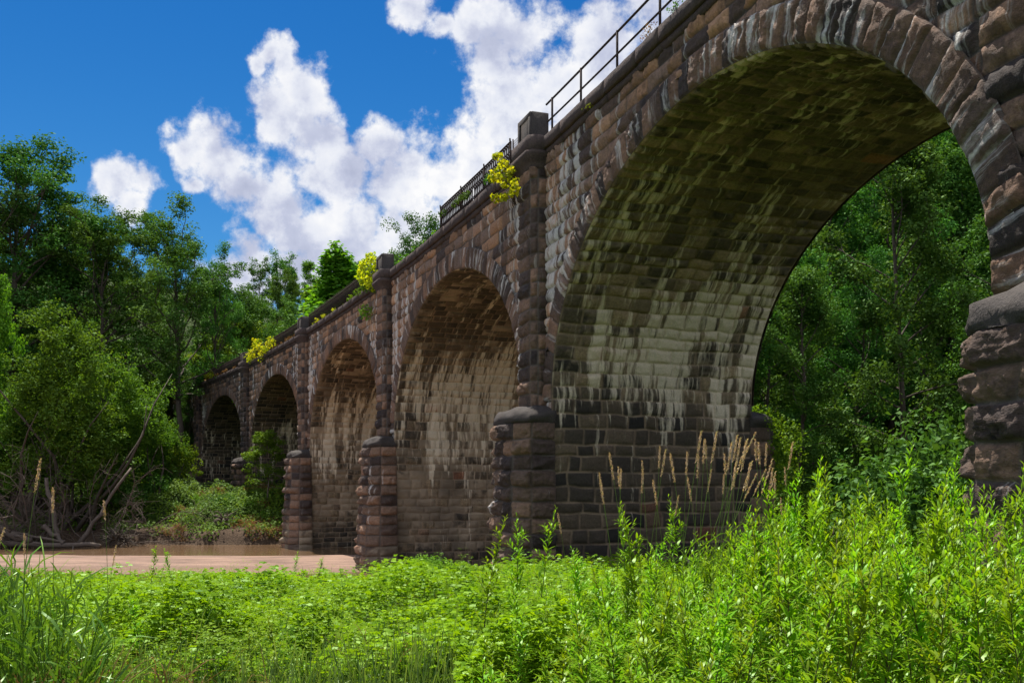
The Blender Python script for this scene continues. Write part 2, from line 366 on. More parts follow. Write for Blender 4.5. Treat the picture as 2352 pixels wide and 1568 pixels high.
viaduct = thing('stone_viaduct', 'curved stone railway viaduct of tall round arches with stained soffits crossing the muddy river', 'viaduct', (0, 0, 0))
CELL = {0: .22, 1: .085, 2: .115, 3: .17, 4: .2, 5: .22, 6: .25, 7: .3}
GROUND = {0: 2.0, 1: 1.4, 2: -.6, 3: -.6, 4: -.3, 5: 1.5, 6: 1.5, 7: 2.5, -1: 2.0}
def inside(ls, z, g):                               # inside the opening grown by g
    return np.where(z > SPR, ((ls/(AW+g))**2+((z-SPR)/(RISE+g))**2) < 1, np.abs(ls) < AW+g)
for k in range(0, 8):
    rg = np.random.default_rng(100+k); c = BC[k]; cell = CELL[k]
    zb = min(GROUND[k], GROUND[k-1]) - .3
    # ---- spandrel wall, near face
    acc = Acc()
    fm = lambda u, v, d: wp(u, d, v)
    vb = courses(SPR, ZC0, .43, rg)
    dk = {0: .25, 1: .12, 2: .02, 3: .12, 4: .3, 5: .5, 6: .5, 7: .5}[k]
    stones(acc, vb, (c-9.35, c+9.35), fm, cell, .085 if k > 1 else .105, rg, keep=lambda u, v: ~inside(u-c, v, .42),
           wht=lambda u, v: .88*(fbm(u*.5+k*9, v*.25, 4)*1.7) * (0.3+.7*sstep(np.abs(u-c), 4., 8.5)), drk=(lambda u, v: dk+.35*sstep(c-u, 3.5, 8)) if k == 1 else dk, uoff=k*37)
    for side in (-1, 1):
        e0, e1 = sorted((c+side*AW, c+side*9.35))
        stones(acc, courses(zb, SPR, .43, rg), (e0, e1), fm, cell, .06, rg, wht=.95, drk=dk+.1, uoff=k*37+side*5, wide=(.6, .7))
    obj('spandrel_wall', acc.data('spandrel_wall', M_wall), viaduct)
    # ---- ring of voussoirs
    acc = Acc()
    def fr(u, v, d, out=True):
        x, z, nx, nz = ell(np.clip(u, 0, ELEN)); return wp(c+x+nx*v, .075+d, z+nz*v)
    stones(acc, np.array([0, RT]), (0, ELEN), fr, cell*.7, .07 if k > 1 else .10, rg, flat=.15, wht=lambda u, v: .75*fbm(u*.4+k*5, v, 9)*1.4, drk=(lambda u, v: .12+.4*sstep(ELEN/2-u, 0, 6)) if k == 1 else dk, uoff=k*53, wide=(.38, .52), jw=.012, ch=.025)
    obj('arch_ring', acc.data('arch_ring', M_ring), viaduct)
    # ---- barrel and jambs (one swept surface), u into the arch, v along the profile
    acc = Acc(); JL = SPR-zb
    def fb(u, v, d):
        vv = v-JL
        x, z, nx, nz = ell(np.clip(vv, 0, ELEN))
        lo, hi = vv < 0, vv > ELEN
        z = np.where(lo, SPR+vv, np.where(hi, SPR-(vv-ELEN), z)); x = np.where(lo, -AW, np.where(hi, AW, x))
        nx = np.where(lo, -1, np.where(hi, 1, nx)); nz = np.where(lo | hi, 0, nz)
        return wp(c+x-nx*d, .07-u, z-nz*d)
    def zof(v):
        vv = v-JL; x, z, _, _ = ell(np.clip(vv, 0, ELEN)); return np.where(vv < 0, SPR+vv, np.where(vv > ELEN, SPR-(vv-ELEN), z))
    if k <= 1:
        zn = lambda u, v: zof(v)+3.4*(fbm(u*1.1, v*.12, 14)-.47)
        wh = lambda u, v: sstep(zn(u, v), 4.6, 7.2)*(1-.6*sstep(zof(v), 8.6, 12.0))*(.04+1.45*fbm(u*.7, v*.4, 11)) + .18*sstep(zof(v), 2.5, 5)
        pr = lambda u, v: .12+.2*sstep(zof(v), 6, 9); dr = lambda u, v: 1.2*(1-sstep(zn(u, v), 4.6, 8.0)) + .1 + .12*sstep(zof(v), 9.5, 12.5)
        a_ = .075
    elif k <= 3:
        wh = lambda u, v: (sstep(zof(v), 3.6, 6.2)*(1-.7*sstep(zof(v), 9.3, 11.5))*(-.06+1.5*fbm(u*1.1+k, v*.12, 12))+.16)
        pr = lambda u, v: (-.08+1.2*fbm(u*.7+k*3, v*.6, 19))*sstep(zof(v), .4, 2.2)*(1-.45*sstep(zof(v), 6.8, 9.5)) + .22; dr = lambda u, v: .24+.4*fbm(u*.5+k, v*.4, 29)+.4*sstep(zof(v), 9.8, 12)
        a_ = .065
    else:
        wh = lambda u, v: .55*sstep(zof(v), 4, 6)*(1-sstep(zof(v), 9, 11)); pr = .15; dr = .75; a_ = .05
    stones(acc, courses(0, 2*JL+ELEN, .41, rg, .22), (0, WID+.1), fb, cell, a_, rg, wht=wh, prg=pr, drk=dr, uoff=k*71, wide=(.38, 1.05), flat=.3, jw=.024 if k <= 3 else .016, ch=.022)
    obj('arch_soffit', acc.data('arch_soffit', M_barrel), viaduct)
    # ---- far face
    acc = Acc()
    stones(acc, courses(zb, ZC0, .5, rg), (c-10, c+10), lambda u, v, d: wp(u, -WID-d, v), .3, .08, rg, keep=lambda u, v: ~inside(u-c, v, .0), drk=.3, uoff=k*91+400, wide=(.9, 1.5))
    obj('rear_wall', acc.data('rear_wall', M_wall), viaduct)
    acc = Acc()
    def fr2(u, v, d):
        x, z, nx, nz = ell(np.clip(u, 0, ELEN)); return wp(c+x+nx*v, -WID-.1-d, z+nz*v)
    stones(acc, np.array([-.02, RT]), (0, ELEN), fr2, .2, .06, rg, drk=.3, uoff=k*17+300, wide=(.42, .5))
    obj('rear_ring', acc.data('rear_ring', M_ring), viaduct)

# ---- prisms on a chamfered plan: piers and plinths
def plan_path(pts):
    pts = np.asarray(pts, float); L = np.concatenate([[0], np.cumsum(np.hypot(*np.diff(pts, axis=0).T))])
    def f(u):
        i = np.clip(np.searchsorted(L, u, 'right')-1, 0, len(pts)-2); q = (u-L[i])/(L[i+1]-L[i])
        p = pts[i]+(pts[i+1]-pts[i])*q[..., None]
        e = pts[1:]-pts[:-1]; en = unit(np.stack([-e[:, 1], e[:, 0]], -1))     # outward when walked from +s to -s ... fixed below
        return p, en[i]
    return f, L
def prism_stones(acc, pts, z0, z1, base_s, cell, amp, rg, h=.44, batter=0., flip=1, nose=True, **kw):
    """every flat side walled in stones, courses shared round the corners; flip=-1: on the far face"""
    vb = courses(z0, z1, h, rg, .1); L = np.concatenate([[0], np.cumsum(np.hypot(*np.diff(np.asarray(pts), axis=0).T))])
    P = np.asarray(pts, float); cen = P.mean(0)
    for i in range(len(P)-1):
        e = P[i+1]-P[i]; l = np.hypot(*e); e = e/l; n = np.array([e[1], -e[0]])
        if np.dot(n, (P[i]+P[i+1])/2-cen) < 0: n = -n
        # corner push so that neighbouring sides meet
        def fm(u, v, d, i=i, e=e, n=n, l=l):
            q = (u-L[i]); off = d + batter*(z1-v)
            # mitre: slide along the side in proportion to the offset at each end
            mit = np.zeros_like(q)
            for end, sg in ((0, -1), (1, 1)):
                j = i-1 if end == 0 else i+1
                if 0 <= j < len(P)-1:
                    e2 = P[j+1]-P[j]; e2 = e2/np.hypot(*e2)
                    c = np.clip(np.dot(e, e2), -1, 1); th = math.tan(math.acos(c)/2)
                    w = np.clip(1-((q if end == 0 else l-q)/(l*.5)), 0, 1)
                    mit = mit + sg*w*off*th
            s = P[i, 0]+e[0]*(q+mit)+n[0]*off; o = P[i, 1]+e[1]*(q+mit)+n[1]*off
            return wp(base_s+s, o if flip > 0 else -WID-o, v)
        stones(acc, vb, (L[i], L[i+1]), fm, cell, amp, rg, wide=(min(.5, l*.9), max(.85, min(1.1, l))) if l > .5 else (l, l), uoff=base_s*1.7, **kw)
def loft(acc, rings, close_top=True, **attrs):
    """rings: list of (n,3) closed loops"""
    n = len(rings[0]); V = np.concatenate(rings); i = np.arange(len(rings)*n).reshape(-1, n); j = np.roll(i, -1, 1)
    q = np.stack([i[:-1], j[:-1], j[1:], i[1:]], -1).reshape(-1, 4)
    acc.add(V, [q] + ([i[-1][None]] if close_top else []), **attrs)
PIL = [(.7, -.05), (.7, .28), (.5, .46), (-.5, .46), (-.7, .28), (-.7, -.05)]
PLN = [(1.3, -.05), (1.3, .72), (.82, 1.12), (-.82, 1.12), (-1.3, .72), (-1.3, -.05)]
def dense(pts, n=5):
    P = np.asarray(pts); return np.concatenate([P[i]+(P[i+1]-P[i])*np.linspace(0, 1, n, endpoint=False)[:, None] for i in range(len(P)-1)]+[P[-1:]])
for k in range(-1, 7):
    rg = np.random.default_rng(300+k); b = PC[k]
    cell = {-1: .3, 0: .04, 1: .055, 2: .085, 3: .12, 4: .16}.get(k, .2)
    zt = 6.15; zb = GROUND[k]-.5
    pier = thing('pier', None, None); pier.parent = viaduct
    for flip in (1, -1):
        cl = cell if flip > 0 else max(.2, cell)
        dk = {0: .0, 1: .05, 2: .0, 3: .08}.get(k, .55)
        acc = Acc()
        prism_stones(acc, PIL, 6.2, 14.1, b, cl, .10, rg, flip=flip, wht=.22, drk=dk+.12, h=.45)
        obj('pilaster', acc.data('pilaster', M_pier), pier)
        acc = Acc()
        lo = lambda u, v: (.55*(1-sstep(v, .6, 4.0)) if k in (2, 3) else .05)
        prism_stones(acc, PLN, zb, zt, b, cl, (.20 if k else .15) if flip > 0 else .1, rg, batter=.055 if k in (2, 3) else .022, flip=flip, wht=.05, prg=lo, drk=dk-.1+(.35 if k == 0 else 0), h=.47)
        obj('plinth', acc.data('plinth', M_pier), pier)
        # domed cap of the plinth
        acc = Acc(); D = dense(PLN, 7 if k > 0 else 12); rings = []
        prof = [(1.0, -.05), (1.05, .0), (1.07, .10), (1.05, .20), (.99, .30), (.90, .39), (.78, .46), (.62, .52), (.4, .56), (.0, .58)]
        for f, dz in prof:
            q = D*np.array([f, 1]) ; q = np.stack([D[:, 0]*f, np.where(D[:, 1] > 0, D[:, 1]*f, D[:, 1])], -1)
            jit = (fbm(q[:, 0]*2.3+k*7+f*5, q[:, 1]*2.3+dz*9, 2, 5)-.47)*.34*(1 if f > .1 else 0)
            rr = unit(q)*jit[:, None]
            q = q+rr
            rings.append(wp(b+q[:, 0], q[:, 1] if flip > 0 else -WID-q[:, 1], zt+dz+jit*.35))
        loft(acc, rings)
        obj('plinth_cap', acc.data('plinth_cap', M_post), pier)
        # corbelled head and the post on the parapet
        acc = Acc(); D = np.array(PIL); rings = []
        for gs, go, z in ((0, 0, 13.98), (.06, .06, 14.02), (.06, .06, 14.10), (.12, .13, 14.22), (.2, .22, 14.38), (.22, .24, 14.5), (.16, .18, 14.505), (.2, .2, 14.52), (.2, .2, 14.95), (.16, .16, 14.98)):
            q = np.stack([D[:, 0]+np.sign(D[:, 0])*gs, np.where(D[:, 1] > 0, D[:, 1]+go, -.4)], -1)
            rings.append(wp(b+q[:, 0], q[:, 1] if flip > 0 else -WID-q[:, 1], z))
        loft(acc, rings)
        obj('corbel', acc.data('corbel', M_cope), pier)
        acc = Acc()
        o0, o1, hs, z0, z1 = -.12, .5, .56, 14.97, 15.8
        def bx(s0, s1, a0, a1, zz0, zz1, bev=.025):
            rr = []
            for g, z in ((0, zz0), (0, zz1-bev), (bev, zz1)):
                L = [(s0+g, a0+g), (s1-g, a0+g), (s1-g, a1-g), (s0+g, a1-g)]
                rr.append(np.concatenate([wp(b+s_, a_ if flip > 0 else -WID-a_, z)[None] for s_, a_ in L]))
            loft(acc, rr)
        bx(-hs, hs, o0, o1-.06, z0, z1)
        for (s0, s1, q0, q1) in ((-hs, hs, z0, z0+.1), (-hs, hs, z1-.16, z1-.02), (-hs, -hs+.16, z0+.1, z1-.16), (hs-.16, hs, z0+.1, z1-.16)):
            bx(s0, s1, o1-.06, o1, q0, q1, .006)         # raised margin round the sunk panel
        obj('parapet_post', acc.data('parapet_post', M_post), pier)
    # solid core of the pier below ground and inside
for k in range(0, 8):
    rg = np.random.default_rng(500+k); acc = Acc()
    us = splits(PC[k-1]+.72, PC[k]-.72 if k < 7 else PC[6]+19, 1.2, 2.2, rg)
    for i in range(len(us)-1):
        for zz, prof in ((0, [(-.55, 14.6), (-.55, ZC1), (.17, ZC1), (.2, ZC1-.03), (.2, ZC0+.07), (.16, ZC0+.05), (-.1, ZC0+.05)]), (1, [(-.1, ZC0+.06), (.10, ZC0+.055), (.12, ZC0-.02), (.07, ZC0-.13), (-.1, ZC0-.14)])):
            ss = np.linspace(us[i]+.006, us[i+1]-.006, 7 if k < 3 else 4)
            jo = rg.uniform(-.015, .015); rings = []
            for s in ss:
                p = np.array(prof); n_ = .018*(fbm(s*3+p[:, 0]*4, p[:, 1]*9, 6)-.47)*2
                rings.append(wp(np.full(len(p), s), p[:, 0]+np.where(p[:, 0] > 0, n_+jo, 0), p[:, 1]+n_*.6))
            n = len(prof); V = np.concatenate(rings); ii = np.arange(len(ss)*n).reshape(-1, n)
            q = np.stack([ii[:-1, :-1], ii[:-1, 1:], ii[1:, 1:], ii[1:, :-1]], -1).reshape(-1, 4)
            acc.add(V, [q, ii[0][None, ::-1], ii[-1][None]])
    obj('coping', acc.data('coping', M_cope), viaduct)
    acc = Acc()
    ss = np.linspace(PC[k-1]-.2, PC[k]+.2 if k < 7 else PC[6]+19, 30)
    r1, r2 = (np.concatenate([wp(ss, np.full(30, a), 14.62+.0*ss)]) for a in (-.3, -WID+.3))
    r0, r3 = wp(ss, np.full(30, -.3), 14.3+0*ss), wp(ss, np.full(30, -WID+.3), 14.3+0*ss)
    V = np.concatenate([r0, r1, r2, r3]); ii = np.arange(120).reshape(4, 30)
    acc.add(V, [np.stack([ii[:-1, :-1], ii[:-1, 1:], ii[1:, 1:], ii[1:, :-1]], -1).reshape(-1, 4)])
    obj('track_bed', acc.data('track_bed', M_ball), viaduct)
    acc = Acc()
    p = [(-WID-.25, 14.5), (-WID-.25, 14.93), (-WID+.5, 14.93), (-WID+.5, 14.5)]
    V = np.concatenate([wp(ss, np.full(30, a), z+0*ss) for a, z in p]); ii = np.arange(120).reshape(4, 30); jj = np.roll(ii, -1, 0)
    acc.add(V, [np.stack([ii[:, :-1], ii[:, 1:], jj[:, 1:], jj[:, :-1]], -1).reshape(-1, 4)])
    obj('rear_coping', acc.data('rear_coping', M_cope), viaduct)

# ------------------------------------------------------------------ railings on the coping (each a thing)
def bar(acc, a, b, r, sides=5): tube(acc, np.array([a, b]), r, sides)
def rail_run(s0, s1, o, z, n=None):
    ss = np.linspace(s0, s1, n or max(3, int((s1-s0)/1.))); return wp(ss, np.full(len(ss), o), np.full(len(ss), z))
pr = thing('pipe_railing', 'plain black two rail pipe railing on the coping over the nearest arch', 'railing')
acc = Acc(); tube(acc, rail_run(-18.3, .15, -.05, ZC1+1.12), .034, 6); obj('top_rail', acc.data('top_rail', M_iron), pr)
acc = Acc(); tube(acc, rail_run(-18.3, .05, -.05, ZC1+.55), .03, 6); obj('middle_rail', acc.data('middle_rail', M_iron), pr)
for s in (-.35, -2.6, -5.05, -7.5, -10., -12.5, -15., -17.5):
    acc = Acc(); bar(acc, wp(s, -.05, ZC1-.1), wp(s+.0, -.05, ZC1+1.16), .036); obj('railing_post', acc.data('railing_post', M_iron), pr)
# ornate cast panel: row of ovals over a lattice of tall loops
orn = thing('cast_iron_railing', 'ornate black cast iron railing of ovals over lattice on the second arch', 'railing')
a0, a1, H_ = 3.35, 11.9, .98
acc = Acc(); tube(acc, rail_run(a0, a1, .0, ZC1+H_+.03), .035, 5); obj('top_rail', acc.data('top_rail', M_iron), orn)
acc = Acc(); tube(acc, rail_run(a0, a1, .0, ZC1+H_*.62), .014, 4); tube(acc, rail_run(a0, a1, .0, ZC1+.10), .02, 4); obj('lower_rails', acc.data('lower_rails', M_iron), orn)
acc = Acc(); n = 42; dx = (a1-a0)/n
for i in range(n):
    c = a0+(i+.5)*dx; q = np.linspace(0, 2*np.pi, 13)
    for zc, rz_, rs in ((ZC1+H_*.81, H_*.155, dx*.40), (ZC1+H_*.36, H_*.24, dx*.42)):
        if abs(i-20) < 1 and zc < ZC1+.5: continue
        P = wp(c+rs*np.cos(q), 0*q, zc+rz_*np.sin(q)); tube(acc, P, .019, 4, caps=False)
    bar(acc, wp(c-dx/2, 0, ZC1-.05), wp(c-dx/2, 0, ZC1+H_), .015, 4)
    bar(acc, wp(c-dx/2, 0, ZC1+.12), wp(c+dx/2, 0, ZC1+H_*.36), .011, 4); bar(acc, wp(c+dx/2, 0, ZC1+.12), wp(c-dx/2, 0, ZC1+H_*.36), .011, 4)
obj('oval_lattice', acc.data('oval_lattice', M_iron), orn)
for s in (a0, 6.2, 9.05, a1):
    acc = Acc(); bar(acc, wp(s, 0, ZC1-.1), wp(s, 0, ZC1+H_+.04), .04); tube(acc, wp(np.array([s, s, s-.06]), np.array([0, .02, .05]), np.array([ZC1+H_-.1, ZC1+H_+.05, ZC1+H_+.12])), .03, 5)
    obj('railing_post', acc.data('railing_post', M_iron), orn)
# wire mesh closing the gap up to the pier
mf = thing('wire_mesh_fence', 'grey wire mesh fence panel between ornate railing and yellow leaved sapling', 'fence')
acc = Acc()
for s in np.arange(1.5, 3.3, .085): bar(acc, wp(s, -.06, ZC1), wp(s, -.06, ZC1+1.0), .006, 3)
for z in np.arange(.04, 1.01, .085): tube(acc, rail_run(1.5, 3.3, -.06, ZC1+z), .006, 3)
obj('mesh_panel', acc.data('mesh_panel', M_iron), mf)
acc = Acc(); bar(acc, wp(3.28, -.06, ZC1-.1), wp(3.28, -.06, ZC1+1.08), .025); bar(acc, wp(1.5, -.06, ZC1-.1), wp(1.5, -.06, ZC1+1.05), .025); obj('fence_post', acc.data('fence_post', M_iron), mf)
acc = Acc(); q = np.linspace(0, np.pi*.9, 9); tube(acc, wp(2.0-.55*np.cos(q)*.9, -.3+0*q, ZC1+1.0+.5*np.sin(q)), .012, 4); obj('bent_cable', acc.data('bent_cable', M_iron), mf)
LBL = {3: 'dark iron picket railing on the third arch beside the yellow bush', 4: 'dark iron railing on the fourth arch with dry weeds at its foot', 5: 'dark iron railing on the fifth arch with small yellow plants', 6: 'farthest dark iron railing, running into the trees'}
for k in (3, 4, 5, 6):
    g = thing('picket_railing', LBL[k], 'railing', group='dark picket railings along the far arches')
    s0, s1 = PC[k-1]+.75, PC[k]-.75
    acc = Acc(); tube(acc, rail_run(s0, s1, 0, ZC1+.93), .035, 5); tube(acc, rail_run(s0, s1, 0, ZC1+.12), .022, 4); tube(acc, rail_run(s0, s1, 0, ZC1+.6), .016, 4)
    obj('rails', acc.data('rails', M_iron), g)
    acc = Acc()
    for i, s in enumerate(np.arange(s0, s1, .14)):
        bar(acc, wp(s, 0, ZC1), wp(s, 0, ZC1+.95 + (.14 if k == 3 else 0)*(i % 2 == 0)), .017, 3)
    obj('pickets', acc.data('pickets', M_iron), g)
# ================================================================== GROUND, RIVER
def edge_y(x):                                # brow of the near bank
    x = np.asarray(x, float)
    e = np.where(x < -6, 23.5 + .03*(x+6), np.where(x < 1, 23.5+(x+6)*.75, 28.75+1.5*(x-1)))
    return np.minimum(e, 95) + 1.1*(fbm(x*.3, 0*x, 21)-.47)*2
def far_y(x):
    x = np.asarray(x, float); return 71.5 + 1.1*np.maximum(0, x+9) + 2.2*(fbm(x*.16, 0*x+3, 22)-.47)*2
def gz(x, y):
    x = np.asarray(x, float); y = np.asarray(y, float)
    e = edge_y(x); f = far_y(x)
    near = 2.45 - .022*np.clip(y, -30, 40) - .0003*np.clip(y, 0, 30)**2*(1-.75*sstep(x, -4, 1)) + .25*(fbm(x*.25, y*.25, 23)-.47) + .10*(fbm(x*1.1, y*1.1, 26)-.47)
    near = near + .03*np.maximum(0, y-45)*sstep(x, 8, 20) + sstep(y, 40, 140)*sstep(x, 10, 30)*6
    near = near + .12*np.maximum(0, x-26) *sstep(x, 20, 60)
    z1 = near + (-.9-near)*sstep(y, e, e+8.5)
    fb = 1.0*sstep(y, f, f+.9) + 1.7*sstep(y, f+1.5, f+6.5) + 1.0*sstep(y, f+6, f+12) + 1.2*sstep(y, f+14, f+45)
    fb = fb*(1+.9*(fbm(x*.45, y*.45, 24)-.47)) + .5*(fbm(x*1.6, y*1.6, 27)-.47)*sstep(y, f, f+1)*(1-sstep(y, f+10, f+16)) + sstep(y, 118, 300)*(40+16*fbm(x*.02, y*.02, 25)) + sstep(x, -45, -150)*sstep(y, 75, 120)*14
    z2 = -.9 + (fb+.9)*sstep(y, f-1.6, f+.3)
    return np.where(y > .5*(e+8.5+f-1.6), z2, z1)
def terrain_mesh(xs, ys, mat, name, fn):
    X, Y = np.meshgrid(xs, ys, indexing='ij'); Z = fn(X, Y)
    return mesh_data(name, np.stack([X, Y, Z], -1).reshape(-1, 3), [grid_quads(len(xs), len(ys))], mat, smooth=True)
m, q, out = new_mat('soil_and_litter')
co = q.add('ShaderNodeNewGeometry').outputs['Position']; sp = q.add('ShaderNodeSeparateXYZ', i_0=co)
n1 = q.noise(co, .8, 6, .62); n2 = q.noise(co, 9, 5, .62)
soil = q.mix(n1, (.042, .028, .019), (.095, .066, .044)); moss = q.mix(n2, (.016, .03, .008), (.04, .06, .014))
c = q.mix(q.smooth(q.math('ADD', sp.outputs[2], q.math('MULTIPLY', n1, 1.6)), 2.0, 2.9), soil, moss)
c = q.mix(1., c, q.ramp(n2, [(.25, (.5, .5, .5)), (.75, (1.4, 1.35, 1.3))]), 'MULTIPLY')
principled(q, out, c, .95, bump(q, q.math('ADD', n1, n2), .8, .1), spec=.1); M_soil = m
xs = np.unique(np.concatenate([np.linspace(-700, -70, 22), np.linspace(-70, 45, 190), np.linspace(45, 700, 24)]))
ys = np.unique(np.concatenate([np.linspace(-300, -5, 16), np.linspace(-5, 125, 210), np.linspace(125, 900, 40)]))
tag(obj('ground', terrain_mesh(xs, ys, M_soil, 'ground', gz)), kind='structure')
# sand bar, low and rippled, in mid stream
m, q, out = new_mat('pink_river_sand')
co = q.add('ShaderNodeNewGeometry').outputs['Position']; sp = q.add('ShaderNodeSeparateXYZ', i_0=co)
n1 = q.noise(q.vmath('MULTIPLY', co, (.35, 1.4, 1.)), .8, 6, .68); n1 = q.smooth(n1, .3, .7); n2 = q.noise(co, 14, 5, .65)
c = q.mix(n1, (.10, .058, .040), (.25, .155, .11)); c = q.mix(q.smooth(sp.outputs[2], .16, .03), c, (.15, .09, .06))
c = q.mix(1., c, q.ramp(n2, [(.3, (.78, .77, .76)), (.7, (1.16, 1.15, 1.14))]), 'MULTIPLY')
principled(q, out, c, .8, bump(q, n2, .5, .05), spec=.25); M_sand = m
def sandz(x, y):
    a = np.abs(y-(54.5+.9*np.sin(x*.11)+2.0*(fbm(x*.12, 0*x, 31)-.47)))/(6.6+2.0*fbm(x*.2, y*0, 32))
    h = .34*(1-sstep(a, .3, 1.05)) - .1
    h = h*(1-.0*x) - .30*np.exp(-((y-(50.4+.06*(x+14)))/1.0)**2)*sstep(x, -9, -14)*(.7+.6*fbm(x*.4, 0*y, 35)) + .07*(fbm(x*.5, y*.9, 33)-.47)
    return h - .5*sstep(x, -6.6, -4.2)
tag(obj('sandbar', terrain_mesh(np.linspace(-75, -3.5, 170), np.linspace(43, 66, 80), M_sand, 'sandbar', sandz)), kind='structure')
m, q, out = new_mat('muddy_water')
co = q.add('ShaderNodeNewGeometry').outputs['Position']
mp = q.vmath('MULTIPLY', co, (.6, 1.6, 1.))
c = q.mix(q.noise(co, .12, 3), (.115, .068, .036), (.165, .10, .055))
principled(q, out, c, .07, bump(q, q.math('ADD', q.noise(mp, 1.4, 4, .55), q.math('MULTIPLY', q.noise(mp, 5, 3), .3)), .22, .06), spec=.5); M_water = m
V = np.array([(-600, -60, 0), (400, -60, 0), (400, 400, 0), (-600, 400, 0.)]); tag(obj('river', mesh_data('river', V, [np.array([[0, 1, 2, 3]])], M_water)), kind='structure')

# ================================================================== FOLIAGE BUILDERS
def rand_unit(n, rg): return unit(rg.normal(size=(n, 3)))
def leaf_cards(acc, C, N, D, L, Wd, rnd, fold=.18):
    """one four cornered leaf each: base, side, tip, side, folded along the midrib"""
    C, N, D = map(np.asarray, (C, N, D)); n = len(C)
    D = unit(D - N*np.sum(D*N, 1, keepdims=True)); Sd = np.cross(N, D)
    L = np.broadcast_to(L, (n,))[:, None]; Wd = np.broadcast_to(Wd, (n,))[:, None]
    V = np.stack([C-D*L*.5, C+Sd*Wd*.5-D*L*.08+N*Wd*fold, C+D*L*.5, C-Sd*Wd*.5-D*L*.08+N*Wd*fold], 1)
    acc.add(V.reshape(-1, 3), [np.arange(4*n).reshape(n, 4)], rnd=np.repeat(rnd, 4))
def blob_leaves(acc, cen, rad, n, size, rg, out_c=None, up=.55, shell=.5, rnd0=None):
    """leaves of several clumps: cen (k,3), rad (k,3); n leaves each"""
    k = len(cen); d = rand_unit(k*n, rg); r = (shell+(1-shell)*rg.random(k*n))**.6
    C = np.repeat(cen, n, 0) + d*r[:, None]*np.repeat(rad, n, 0)
    N = unit(d*.55 + np.array([0, 0, up]) + rg.normal(size=(k*n, 3))*.5)
    D = rg.normal(size=(k*n, 3)) + d*.6 - np.array([0, 0, .35])
    L = size*rg.uniform(.65, 1.3, k*n)
    base = np.repeat(rg.uniform(.15, .75, k) if rnd0 is None else rnd0, n)
    leaf_cards(acc, C, N, D, L, L*rg.uniform(.5, .75, k*n), np.clip(base+rg.normal(size=k*n)*.18, 0, 1))
def limb_path(p0, d0, L, rg, n=6, up=.35, wob=.16):
    P = [p0]; d = unit(d0)
    for i in range(n-1):
        d = unit(d + np.array([0, 0, up/n]) + rg.normal(size=3)*wob); P.append(P[-1]+d*L/(n-1))
    return np.array(P)
def tree_meshes(seed, H, cb, R, prof, nl, leaf, mat, size, nleaf, tr=.28, sub=5, el=(25, 60), crad=(.75, 1.35), lean=.0, flat=.7, bark=None, top=3):
    rg = np.random.default_rng(seed); tr_acc = Acc(); lf = Acc()
    n = 12; T = np.stack([np.cumsum(rg.normal(size=n)*.025*H/n*3)+lean*np.linspace(0, 1, n)*H, np.cumsum(rg.normal(size=n)*.025*H/n*3), np.linspace(-.6, H*.94, n)], -1)
    rads = tr*np.linspace(1, .12, n)**.8; rads[0] *= 1.35; tube(tr_acc, T, rads, 8)
    cen = []; cr = []
    for i in range(nl):
        f = cb + (1-cb)*((i+.3)/nl)**.9 * .97; az = i*2.399 + rg.normal()*.4
        z = f*H*.94; p0 = np.array([np.interp(z, T[:, 2], T[:, 0]), np.interp(z, T[:, 2], T[:, 1]), z])
        q_ = (f-cb)/(1-cb); Lb = R*prof(q_)*rg.uniform(.7, 1.2)
        e = R_(el[0] + (el[1]-el[0])*q_ + rg.normal()*8)
        d = np.array([math.cos(az)*math.cos(e), math.sin(az)*math.cos(e), math.sin(e)])
        P = limb_path(p0, d, Lb, rg, 7, .5); r0 = max(.025, tr*.42*(1-.55*q_))
        tube(tr_acc, P, np.linspace(r0, .018, 7), 5, caps=False)
        for j in range(sub):
            g = rg.uniform(.35, 1.) if j else 1.; k = g*6; a = int(min(5, k)); pp = P[a]+(P[a+1]-P[a])*(k-a)
            dd = unit(P[a+1]-P[a]) + rg.normal(size=3)*.75; l2 = Lb*rg.uniform(.16, .36)
            if j == 0: Q = np.array([pp, pp+unit(dd)*.2])
            else:
                Q = limb_path(pp, dd, l2, rg, 4, .3); tube(tr_acc, Q, np.linspace(max(.014, r0*.35), .01, 4), 4, caps=False)
            s = rg.uniform(*crad); cen.append(Q[-1]); cr.append([s, s, s*flat])
            if rg.random() < .6: cen.append(Q[len(Q)//2]+rg.normal(size=3)*.2); s *= .75; cr.append([s, s, s*flat])
    for j in range(top):
        s = rg.uniform(*crad)*.8; cen.append(T[-1]+np.array([rg.normal()*.35, rg.normal()*.35, .25+.35*j])); cr.append([s*.8, s*.8, s])
    blob_leaves(lf, np.array(cen), np.array(cr), nleaf, size, rg, shell=.25)
    return tr_acc.data('trunk', bark or M_bark), lf.data('crown', leaf or mat)
